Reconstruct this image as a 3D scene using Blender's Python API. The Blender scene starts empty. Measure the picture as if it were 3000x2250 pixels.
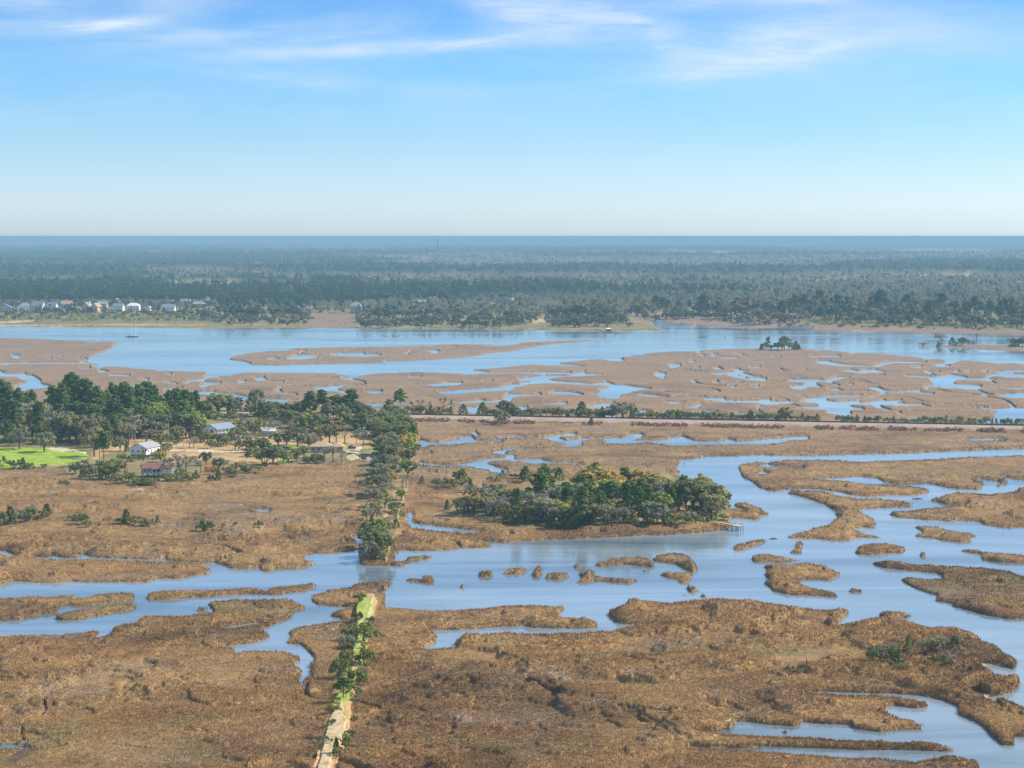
# Tidal marsh seen from the air: brown salt marsh, creeks, a wooded dike, a small wooded island,
# a river and a forest that runs to the horizon.
import bpy, bmesh, math, random
import numpy as np
from mathutils import Vector, Matrix

rng = np.random.default_rng(7)
random.seed(7)
SC = bpy.context.scene
COL = SC.collection

# ----------------------------------------------------------------------------- camera and survey helpers
H = 110.0                 # flying height of the camera, metres
FPX, HOR = 6000.0, 692.0  # focal length and level line on a 3000 px wide survey picture
PITCH = math.atan((1125 - HOR) / FPX)
SP, CP = math.sin(PITCH), math.cos(PITCH)

def ground(x, y, z=0.0):
    """survey picture coordinates -> world point on the level z (numpy friendly)"""
    u = (np.asarray(x, float) - 1500) / FPX
    v = (1125 - np.asarray(y, float)) / FPX
    dz = v * CP - SP
    t = (z - H) / dz
    return u * t, (v * SP + CP) * t

def P(x, y, z=0.0):
    a, b = ground(x, y, z)
    return Vector((float(a), float(b), z))

def mpp(y):
    """metres per survey pixel across the view, at ground level"""
    v = (1125 - y) / FPX
    return -H / (v * CP - SP) / FPX

cam = bpy.data.cameras.new('camera')
cam.sensor_width = 36; cam.lens = 72; cam.clip_start = 1; cam.clip_end = 200000
camo = bpy.data.objects.new('camera', cam); COL.objects.link(camo)
camo.location = (0, 0, H); camo.rotation_euler = (math.pi/2 - PITCH, 0, 0)
SC.camera = camo

# ----------------------------------------------------------------------------- noise (numpy)
def _hash(ix, iy, s):
    h = (ix.astype(np.int64) * 374761393 + iy.astype(np.int64) * 668265263 + s * 1274126177) & 0xFFFFFFFF
    h = ((h ^ (h >> 13)) * 1274126177) & 0xFFFFFFFF
    return ((h ^ (h >> 16)) & 0xFFFFFF).astype(np.float32) / 16777215.0

def vnoise(x, y, s=0):
    ix, iy = np.floor(x), np.floor(y)
    fx, fy = (x - ix).astype(np.float32), (y - iy).astype(np.float32)
    fx = fx*fx*(3-2*fx); fy = fy*fy*(3-2*fy)
    ix, iy = ix.astype(np.int64), iy.astype(np.int64)
    a, b = _hash(ix, iy, s), _hash(ix+1, iy, s)
    c, d = _hash(ix, iy+1, s), _hash(ix+1, iy+1, s)
    return (a + (b-a)*fx) * (1-fy) + (c + (d-c)*fx) * fy

def fbm(x, y, s=0, o=3):
    t, a, n = 0, 1.0, 0
    for k in range(o):
        t = t + a * vnoise(x * 2**k + 17.3*k, y * 2**k - 9.1*k, s + k); n += a; a *= .5
    return t / n

def sstep(a, b, x):
    t = np.clip((x - a) / (b - a), 0, 1)
    return t*t*(3-2*t)

# ----------------------------------------------------------------------------- objects
def link(o, parent=None):
    COL.objects.link(o)
    if parent: o.parent = parent
    return o

def tag(o, label=None, cat=None, group=None, kind=None):
    if label: o['label'] = label
    if cat: o['category'] = cat
    if group: o['group'] = group
    if kind: o['kind'] = kind
    return o

def empty(name, loc, rz=0.0, s=1.0):
    o = bpy.data.objects.new(name, None); COL.objects.link(o)
    o.location = loc; o.rotation_euler = (0, 0, rz); o.scale = (s, s, s); o.empty_display_size = .5
    return o

def np_mesh(name, V, F, mat, smooth=False):
    """V (n,3), F (m,k) all faces with the same number of corners"""
    me = bpy.data.meshes.new(name)
    V = np.asarray(V, np.float32); F = np.asarray(F, np.int32)
    n, k = F.shape
    me.vertices.add(len(V)); me.vertices.foreach_set('co', V.ravel())
    me.loops.add(n*k); me.loops.foreach_set('vertex_index', F.ravel())
    me.polygons.add(n)
    me.polygons.foreach_set('loop_start', np.arange(0, n*k, k, dtype=np.int32))
    if smooth: me.polygons.foreach_set('use_smooth', np.ones(n, bool))
    me.update(calc_edges=True)
    if mat: me.materials.append(mat)
    return me

class MB:
    """collects boxes, bars, tubes and loose faces into one mesh"""
    def __init__(s): s.v = []; s.f = []
    def add(s, vs, fs):
        b = len(s.v); s.v += [tuple(p) for p in vs]; s.f += [tuple(i+b for i in f) for f in fs]; return s
    def box(s, x0, x1, y0, y1, z0, z1):
        return s.add([(x0,y0,z0),(x1,y0,z0),(x1,y1,z0),(x0,y1,z0),(x0,y0,z1),(x1,y0,z1),(x1,y1,z1),(x0,y1,z1)],
                     [(0,3,2,1),(4,5,6,7),(0,1,5,4),(1,2,6,5),(2,3,7,6),(3,0,4,7)])
    def tube(s, a, b, r0, r1=None, n=6):
        r1 = r0 if r1 is None else r1
        a, b = Vector(a), Vector(b); d = b - a
        if d.length < 1e-6: return s
        q = d.to_track_quat('Z', 'Y'); vs = []
        for c, r in ((a, r0), (b, r1)):
            for i in range(n):
                t = 2*math.pi*i/n
                vs.append(c + q @ Vector((r*math.cos(t), r*math.sin(t), 0)))
        fs = [(i, (i+1) % n, n+(i+1) % n, n+i) for i in range(n)] + [tuple(range(n-1, -1, -1)), tuple(range(n, 2*n))]
        return s.add(vs, fs)
    def loft(s, rings, cap=True):
        """rings: list of equal length closed loops"""
        n = len(rings[0]); vs = [p for r in rings for p in r]; fs = []
        for k in range(len(rings)-1):
            for i in range(n):
                j = (i+1) % n
                fs.append((k*n+i, k*n+j, (k+1)*n+j, (k+1)*n+i))
        if cap: fs += [tuple(range(n-1, -1, -1)), tuple((len(rings)-1)*n+i for i in range(n))]
        return s.add(vs, fs)
    def build(s, name, mat, parent=None, bevel=0):
        me = bpy.data.meshes.new(name); me.from_pydata(s.v, [], s.f); me.update(); me.materials.append(mat)
        o = link(bpy.data.objects.new(name, me), parent)
        if bevel:
            m = o.modifiers.new('bevel', 'BEVEL'); m.width = bevel; m.segments = 2; m.limit_method = 'ANGLE'
        return o

# ----------------------------------------------------------------------------- materials
def new_mat(name):
    m = bpy.data.materials.new(name); m.use_nodes = True
    nt = m.node_tree; b = nt.nodes['Principled BSDF']
    return m, nt, b

def node(nt, typ, **kw):
    n = nt.nodes.new(typ)
    for k, v in kw.items():
        if k in n.inputs: n.inputs[k].default_value = v
        else: setattr(n, k, v)
    return n

def ramp(nt, src, stops, interp='LINEAR'):
    r = nt.nodes.new('ShaderNodeValToRGB'); cr = r.color_ramp; cr.interpolation = interp
    while len(cr.elements) < len(stops): cr.elements.new(.5)
    for e, (p, c) in zip(cr.elements, stops): e.position = p; e.color = (*c, 1)
    nt.links.new(src, r.inputs['Fac']); return r.outputs['Color']

def mixc(nt, fac, a, b, mode='MIX'):
    m = nt.nodes.new('ShaderNodeMix'); m.data_type = 'RGBA'; m.blend_type = mode
    for s, v in ((m.inputs['Factor'], fac), (m.inputs[6], a), (m.inputs[7], b)):
        if hasattr(v, 'is_linked') or isinstance(v, bpy.types.NodeSocket): nt.links.new(v, s)
        elif isinstance(v, tuple): s.default_value = (*v, 1)
        else: s.default_value = v
    return m.outputs[2]

def noise_tex(nt, scale, detail=3, rough=.55, coord=None, sx=1, sy=1, sz=1, dist=0.0):
    n = node(nt, 'ShaderNodeTexNoise', Scale=scale, Detail=detail, Roughness=rough, Distortion=dist)
    mp = node(nt, 'ShaderNodeMapping'); mp.inputs['Scale'].default_value = (sx, sy, sz)
    if coord is None:
        g = node(nt, 'ShaderNodeNewGeometry'); coord = g.outputs['Position']
    nt.links.new(coord, mp.inputs['Vector']); nt.links.new(mp.outputs['Vector'], n.inputs['Vector'])
    return n.outputs['Fac']

def mathn(nt, op, a, b=None, c=None, clamp=False):
    m = nt.nodes.new('ShaderNodeMath'); m.operation = op; m.use_clamp = clamp
    for i, v in enumerate((a, b, c)):
        if v is None: continue
        if isinstance(v, bpy.types.NodeSocket): nt.links.new(v, m.inputs[i])
        else: m.inputs[i].default_value = v
    return m.outputs[0]

def simple(name, col, rough=.7, var=.12, scale=.8, metal=0.0):
    """painted or plain surface with a little uneven wear"""
    m, nt, b = new_mat(name)
    f = noise_tex(nt, scale, 4, .6)
    lo = tuple(c*(1-var) for c in col); hi = tuple(min(1, c*(1+var)) for c in col)
    nt.links.new(ramp(nt, f, [(.3, lo), (.7, hi)]), b.inputs['Base Color'])
    b.inputs['Roughness'].default_value = rough; b.inputs['Metallic'].default_value = metal
    return m

def marsh_material(name, tuft=False):
    """dead cordgrass: straw, tan, rust and grey-brown patches that follow the ground"""
    m, nt, b = new_mat(name)
    big = noise_tex(nt, .012, 4, .62, sx=1, sy=1.0, dist=.9)
    mid = noise_tex(nt, .06, 5, .68, sx=.8, sy=1.1, dist=.8)
    fine = noise_tex(nt, .45, 4, .7)
    rust = noise_tex(nt, .021, 3, .5, sx=1.0, sy=1.0)
    straw = noise_tex(nt, .016, 4, .6, sx=.8, sy=1.2, dist=1.0)
    c1 = ramp(nt, big, [(.36, (0.136,0.080,0.040)), (.44, (0.257,0.151,0.062)), (.53, (0.371,0.223,0.090)), (.6, (0.285,0.178,0.087)), (.68, (0.179,0.116,0.069))])
    c2 = ramp(nt, mid, [(.34, (0.107,0.063,0.030)), (.5, (0.299,0.175,0.073)), (.66, (0.427,0.268,0.120))])
    c = mixc(nt, .33, c1, c2)
    rf = mathn(nt, 'MULTIPLY', mathn(nt, 'SUBTRACT', rust, .55), 5.0, clamp=True)
    c = mixc(nt, mathn(nt, 'MULTIPLY', rf, .75), c, (0.170,0.083,0.044))
    sf = mathn(nt, 'MULTIPLY', mathn(nt, 'SUBTRACT', straw, .57), 6.0, clamp=True)
    c = mixc(nt, mathn(nt, 'MULTIPLY', sf, .7), c, (0.416,0.286,0.148))
    olive = noise_tex(nt, .017, 5, .62, sx=.7, sy=1.3, dist=1.2)
    of = mathn(nt, 'MULTIPLY', mathn(nt, 'SUBTRACT', olive, .54), 7.0, clamp=True)
    c = mixc(nt, mathn(nt, 'MULTIPLY', of, .6), c, (.235,.19,.085))
    grey = noise_tex(nt, .024, 5, .62, sx=.7, sy=1.4, dist=1.4)
    gf = mathn(nt, 'MULTIPLY', mathn(nt, 'SUBTRACT', grey, .56), 7.0, clamp=True)
    c = mixc(nt, mathn(nt, 'MULTIPLY', gf, .65), c, (.30,.23,.18))
    c = mixc(nt, 1.0, c, (.90,.925,.97), 'MULTIPLY')
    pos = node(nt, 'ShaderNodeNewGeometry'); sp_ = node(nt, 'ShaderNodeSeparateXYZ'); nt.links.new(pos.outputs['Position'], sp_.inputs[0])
    far = mathn(nt, 'MULTIPLY', mathn(nt, 'SUBTRACT', sp_.outputs[1], 850.0), .0011, clamp=True)      # distance haze put into the grass colour: greyer, rosier towards the river
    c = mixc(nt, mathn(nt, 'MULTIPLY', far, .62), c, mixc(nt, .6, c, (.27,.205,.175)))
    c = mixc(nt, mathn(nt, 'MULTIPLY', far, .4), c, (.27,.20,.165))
    if tuft:
        g = node(nt, 'ShaderNodeNewGeometry')
        hue = ramp(nt, g.outputs['Random Per Island'], [(0, (.82,.80,.78)), (.45, (.96,.95,.94)), (.8, (1.05,1.04,1.03)), (1, (1.16,1.16,1.15))])
        c = mixc(nt, 1.0, c, mixc(nt, 1.0, hue, (1.5,1.47,1.45), 'MULTIPLY'), 'MULTIPLY')
    else:
        c = mixc(nt, 1.0, c, ramp(nt, fine, [(.32, (.62,.60,.58)), (.68, (1.16,1.15,1.12))]), 'MULTIPLY')
        bp = node(nt, 'ShaderNodeBump', Strength=.8, Distance=.6)
        nt.links.new(noise_tex(nt, .5, 5, .7), bp.inputs['Height'])
        nt.links.new(bp.outputs['Normal'], b.inputs['Normal'])
    nt.links.new(c, b.inputs['Base Color'])
    b.inputs['Roughness'].default_value = .95
    b.inputs['Specular IOR Level'].default_value = .1
    return m

def patch_mat(name, stops, scale=.08, sy=.6, bump=.4, fine=(.7, 1.2)):
    m, nt, b = new_mat(name)
    c = ramp(nt, noise_tex(nt, scale, 5, .65, sy=sy, dist=.5), stops)
    c = mixc(nt, 1.0, c, ramp(nt, noise_tex(nt, 1.1, 4, .7), [(.3, (fine[0],)*3), (.7, (fine[1],)*3)]), 'MULTIPLY')
    nt.links.new(c, b.inputs['Base Color']); b.inputs['Roughness'].default_value = .95
    b.inputs['Specular IOR Level'].default_value = .1
    bp = node(nt, 'ShaderNodeBump', Strength=bump, Distance=.4)
    nt.links.new(noise_tex(nt, .8, 4, .7), bp.inputs['Height']); nt.links.new(bp.outputs['Normal'], b.inputs['Normal'])
    return m

def leaf_mat(name, dark, light, thru=.35):
    """leaves: colour differs from spray to spray and tree to tree; some light passes through"""
    m, nt, b = new_mat(name)
    g = node(nt, 'ShaderNodeNewGeometry'); oi = node(nt, 'ShaderNodeObjectInfo')
    c = ramp(nt, g.outputs['Random Per Island'], [(0, dark), (.55, tuple((a+b_)/2 for a, b_ in zip(dark, light))), (1, light)])
    cl = noise_tex(nt, .45, 2, .5)
    c = mixc(nt, 1.0, c, ramp(nt, cl, [(.34, (.66,.68,.7)), (.66, (1.3,1.25,1.12))]), 'MULTIPLY')
    c = mixc(nt, 1.0, c, ramp(nt, oi.outputs['Random'], [(0, (.72,.80,.85)), (.5, (1,1,1)), (1, (1.35,1.22,.95))]), 'MULTIPLY')
    nt.links.new(c, b.inputs['Base Color']); b.inputs['Roughness'].default_value = .75
    b.inputs['Specular IOR Level'].default_value = .2
    tr = nt.nodes.new('ShaderNodeBsdfTranslucent'); nt.links.new(c, tr.inputs['Color'])
    mx = nt.nodes.new('ShaderNodeMixShader'); mx.inputs[0].default_value = thru
    nt.links.new(b.outputs[0], mx.inputs[1]); nt.links.new(tr.outputs[0], mx.inputs[2])
    nt.links.new(mx.outputs[0], nt.nodes['Material Output'].inputs['Surface'])
    return m

M = {}
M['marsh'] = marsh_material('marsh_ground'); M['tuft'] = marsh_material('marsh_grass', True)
M['mud'] = patch_mat('wet_mud', [(.3, (.16,.12,.075)), (.7, (.27,.20,.13))], .1)
M['drain'] = patch_mat('dark_drain_mud', [(.3, (.07,.05,.035)), (.7, (.15,.105,.065))], .3)
M['bank'] = patch_mat('reed_foot_peat', [(.3, (.15,.10,.06)), (.7, (.29,.195,.11))], .3)
M['yard'] = patch_mat('dry_yard_grass', [(.3, (.22,.16,.075)), (.45, (.40,.27,.12)), (.6, (.52,.34,.17)), (.72, (.30,.25,.10))], .05)
M['lawn'] = patch_mat('green_lawn', [(.3, (.26,.22,.08)), (.42, (.22,.31,.04)), (.56, (.30,.41,.05)), (.7, (.42,.39,.14))], .16, sy=1, bump=.2, fine=(.85, 1.1))
M['sand'] = patch_mat('pale_sand', [(.3, (.22,.17,.08)), (.42, (.38,.29,.16)), (.56, (.51,.40,.24)), (.7, (.58,.47,.30))], .45, sy=1, bump=.3, fine=(.8, 1.1))
M['drive'] = patch_mat('sandy_drive', [(.3, (.50,.41,.29)), (.7, (.64,.55,.42))], .2, bump=.2)
M['ballast'] = patch_mat('ballast_stone', [(.3, (.30,.22,.175)), (.7, (.44,.34,.28))], .1)
M['floor'] = patch_mat('wood_floor', [(.3, (.12,.10,.05)), (.5, (.22,.19,.08)), (.7, (.36,.25,.13))], .05)
M['olive'] = patch_mat('deep_wood_floor', [(.3, (.05,.06,.035)), (.7, (.12,.12,.065))], .02)
M['fargrass'] = patch_mat('far_bank_grass', [(.3, (.10,.105,.045)), (.5, (.22,.185,.09)), (.7, (.14,.155,.06))], .03)
M['berm'] = patch_mat('dike_weeds', [(.28, (.12,.10,.05)), (.5, (.27,.19,.09)), (.7, (.33,.27,.12))], .15, sy=1)
M['bark'] = simple('grey_brown_bark', (.13,.10,.075), .9, .35, 2)
M['palebark'] = simple('pale_dead_wood', (.42,.38,.33), .9, .25, 2)
M['twig'] = leaf_mat('bare_twigs', (0.25, 0.225, 0.16), (0.52, 0.47, 0.35))
M['oakgrey'] = leaf_mat('grey_oak_leaves', (.17,.18,.10), (.44,.43,.25))
M['moss'] = leaf_mat('hanging_moss', (0.26, 0.26, 0.21), (0.56, 0.54, 0.44))
M['pine'] = leaf_mat('pine_needles', (0.07, 0.13, 0.035), (0.24, 0.33, 0.08))
M['pine_far'] = leaf_mat('distant_pine_needles', (.035,.085,.045), (.10,.175,.075))
M['oak_far'] = leaf_mat('distant_oak_leaves', (.055,.085,.05), (.17,.20,.105))
M['twig_far'] = leaf_mat('distant_bare_twigs', (.13,.12,.095), (.28,.25,.19))
M['fresh_far'] = leaf_mat('distant_spring_leaves', (.20,.25,.06), (.42,.47,.13))
M['oak'] = leaf_mat('oak_leaves', (0.13, 0.16, 0.06), (0.38, 0.4, 0.16))
M['cedar'] = leaf_mat('cedar_leaves', (0.09, 0.13, 0.03), (0.29, 0.32, 0.085))
M['fresh'] = leaf_mat('fresh_spring_leaves', (0.24, 0.32, 0.05), (0.55, 0.62, 0.13))
M['gold'] = leaf_mat('yellow_brown_leaves', (0.32, 0.24, 0.055), (0.66, 0.54, 0.17))
M['bush'] = leaf_mat('myrtle_leaves', (0.125, 0.15, 0.06), (0.36, 0.37, 0.15))
M['white'] = simple('white_paint', (.78,.78,.76), .6, .05, .5)
M['cream'] = simple('cream_siding', (.66,.60,.48), .7, .06, .5)
M['greywall'] = simple('white_siding_in_blue_shade', (.36,.43,.48), .7, .08, .5)
M['tanwall'] = simple('tan_brick', (.40,.31,.22), .8, .12, 1.5)
M['peach'] = simple('peach_stucco', (.72,.48,.34), .8, .06, .5)
M['greyroof'] = simple('grey_shingles', (.30,.30,.32), .85, .15, 1.2)
M['blueroof'] = simple('slate_blue_shingles', (.20,.25,.31), .8, .15, 1.2)
M['redroof'] = simple('red_brown_shingles', (.19,.085,.065), .8, .15, 1.2)
M['tanroof'] = simple('tan_shingles', (.42,.30,.19), .85, .15, 1.2)
M['tealroof'] = simple('teal_metal_roof', (.10,.42,.42), .45, .1, 1)
M['glass'] = simple('dark_window_glass', (.03,.04,.05), .1, .1, .5)
M['darkwood'] = simple('dark_weathered_wood', (.07,.055,.045), .9, .3, 2)
M['greywood'] = simple('weathered_grey_planks', (.42,.38,.33), .85, .2, 1.5)
M['concrete'] = simple('concrete', (.42,.40,.37), .9, .15, .8)
M['steel'] = simple('galvanised_steel', (.42,.43,.44), .4, .1, 1, .7)
M['rust'] = simple('rusty_rail_steel', (.06,.04,.03), .6, .3, 1, .3)
M['orange'] = simple('orange_red_cloth', (.80,.13,.045), .7, .08, 1)
M['hullblue'] = simple('blue_hull_paint', (.10,.30,.42), .35, .08, .6)
M['mast'] = simple('red_white_mast_steel', (.16,.15,.15), .5, .3, .05)
# ----------------------------------------------------------------------------- survey of the shorelines
# every outline was paced off in a survey window: (origin x, origin y, scale)
WIN = {'A1': (0,940,3.687), 'A2': (600,940,3.687), 'A3': (1200,940,3.687), 'A4': (1800,940,3.687), 'A5': (2400,940,3.687),
       'B1': (1150,1220,3.687), 'B2': (1700,1220,3.687), 'B3': (2200,1220,2.765), 'B4': (0,1560,3.687), 'B5': (600,1560,3.318),
       'C1': (0,1550,2.212), 'C2': (900,1650,2.765), 'C3': (1600,1550,2.37), 'C4': (2200,1550,2.37),
       'D4': (0,1080,1.7015), 'E3': (2000,660,2.212), 'N': (0,0,1), 'Z1': (0,1110,5.53), 'Z2': (360,1220,5.53), 'Z3': (720,1130,4.254), 'Z4': (1020,1360,4.88)}
def poly(s):
    out = []; w = WIN['N']
    for t in s.split():
        if t in WIN: w = WIN[t]; continue
        a, b = t.split(','); out.append((w[0] + float(a)/w[2], w[1] + float(b)/w[2]))
    return np.array(out)

SHORE = []      # (kind, outline) painted in order, W water, L marsh, D ditch of wet mud
def W(s): SHORE.append(('W', poly(s)))
def L(s): SHORE.append(('L', poly(s)))
def D(s): SHORE.append(('D', poly(s)))

# the wide river
W("""N -900,956 A1 0,60 600,66 1500,75 2212,82 A2 500,78 1000,72 1300,75 1500,82 2212,85 A3 600,85 1300,100 1900,112 2212,118
 A4 300,110 560,107 590,100 430,60 400,0 N 1885,934 1905,938 A4 520,0 640,25 720,30 760,45 860,57 880,45 1000,52 1100,65 1300,80 1500,85 1650,78 1800,62 1900,52 2000,62
 2150,70 2140,85 2050,98 1900,95 1880,100 2000,105 2212,108 A5 300,118 650,125 1000,125 1300,132 1700,142 2212,155 N 3900,990 N 3900,1066
 A5 2212,465 2100,455 1930,455 1800,440 1580,425 1480,438 1470,455 1350,460 1390,430 1290,408 1130,415 1130,400 900,375 700,355 450,340 380,348 350,360 320,335 200,322 0,308
 A4 2000,298 1570,295 1200,300 900,318 850,322 600,328 330,350 320,368 190,372 170,385 70,385 70,405 100,430 0,432
 A3 2080,412 1950,415 1780,435 1620,450 1610,465 1750,475 1880,492 1600,485 1320,470 1100,490 900,512 690,520 670,535 850,555 620,578 590,575 580,570 400,560 100,548 0,552
 A2 1950,560 1800,575 1600,615 1590,630 1460,625 1620,597 1580,590 1450,578 1400,562 1000,560 650,555 400,560 280,582 300,592 160,590 155,605 0,628 0,610 35,560 0,548
 A1 1900,540 1720,540 1690,525 1500,515 1240,488 1170,490 1080,510 1000,490 1075,475 1050,462 980,455 960,440 970,385 1100,345 1220,295 1220,275 1280,252 1250,232 1150,218 900,208 600,200 400,188 60,180 0,182 N -900,992""")
L("""A2 250,410 300,385 450,350 700,320 1000,315 870,308 880,295 1100,290 1500,278 2212,270 A3 400,250 800,247 900,252 950,265 1100,255 1170,240 1250,228 1700,212 2050,200 2110,213
 1900,225 1500,255 1100,325 880,350 740,375 600,390 300,415 0,432 A2 1950,435 1930,450 1600,460 1000,470 800,480 500,475 490,460 420,440 290,425""")
W("A2 900,410 980,370 1190,375 1210,390 1100,405 1000,415"); W("A2 1370,370 1420,352 1720,345 1720,358 1620,362 1900,365 1900,375 1720,385 1500,378")
W("A3 130,320 280,320 320,330 290,350 240,350 260,335"); W("A2 690,408 750,402 800,412 700,416")
L("A5 1105,275 1110,238 1150,255 1260,262 1450,262 1640,250 2000,262 2212,270 N 3900,1020 N 3900,1042 A5 2150,328 1900,320 1600,298 1450,290 1260,288 1170,275")
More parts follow.
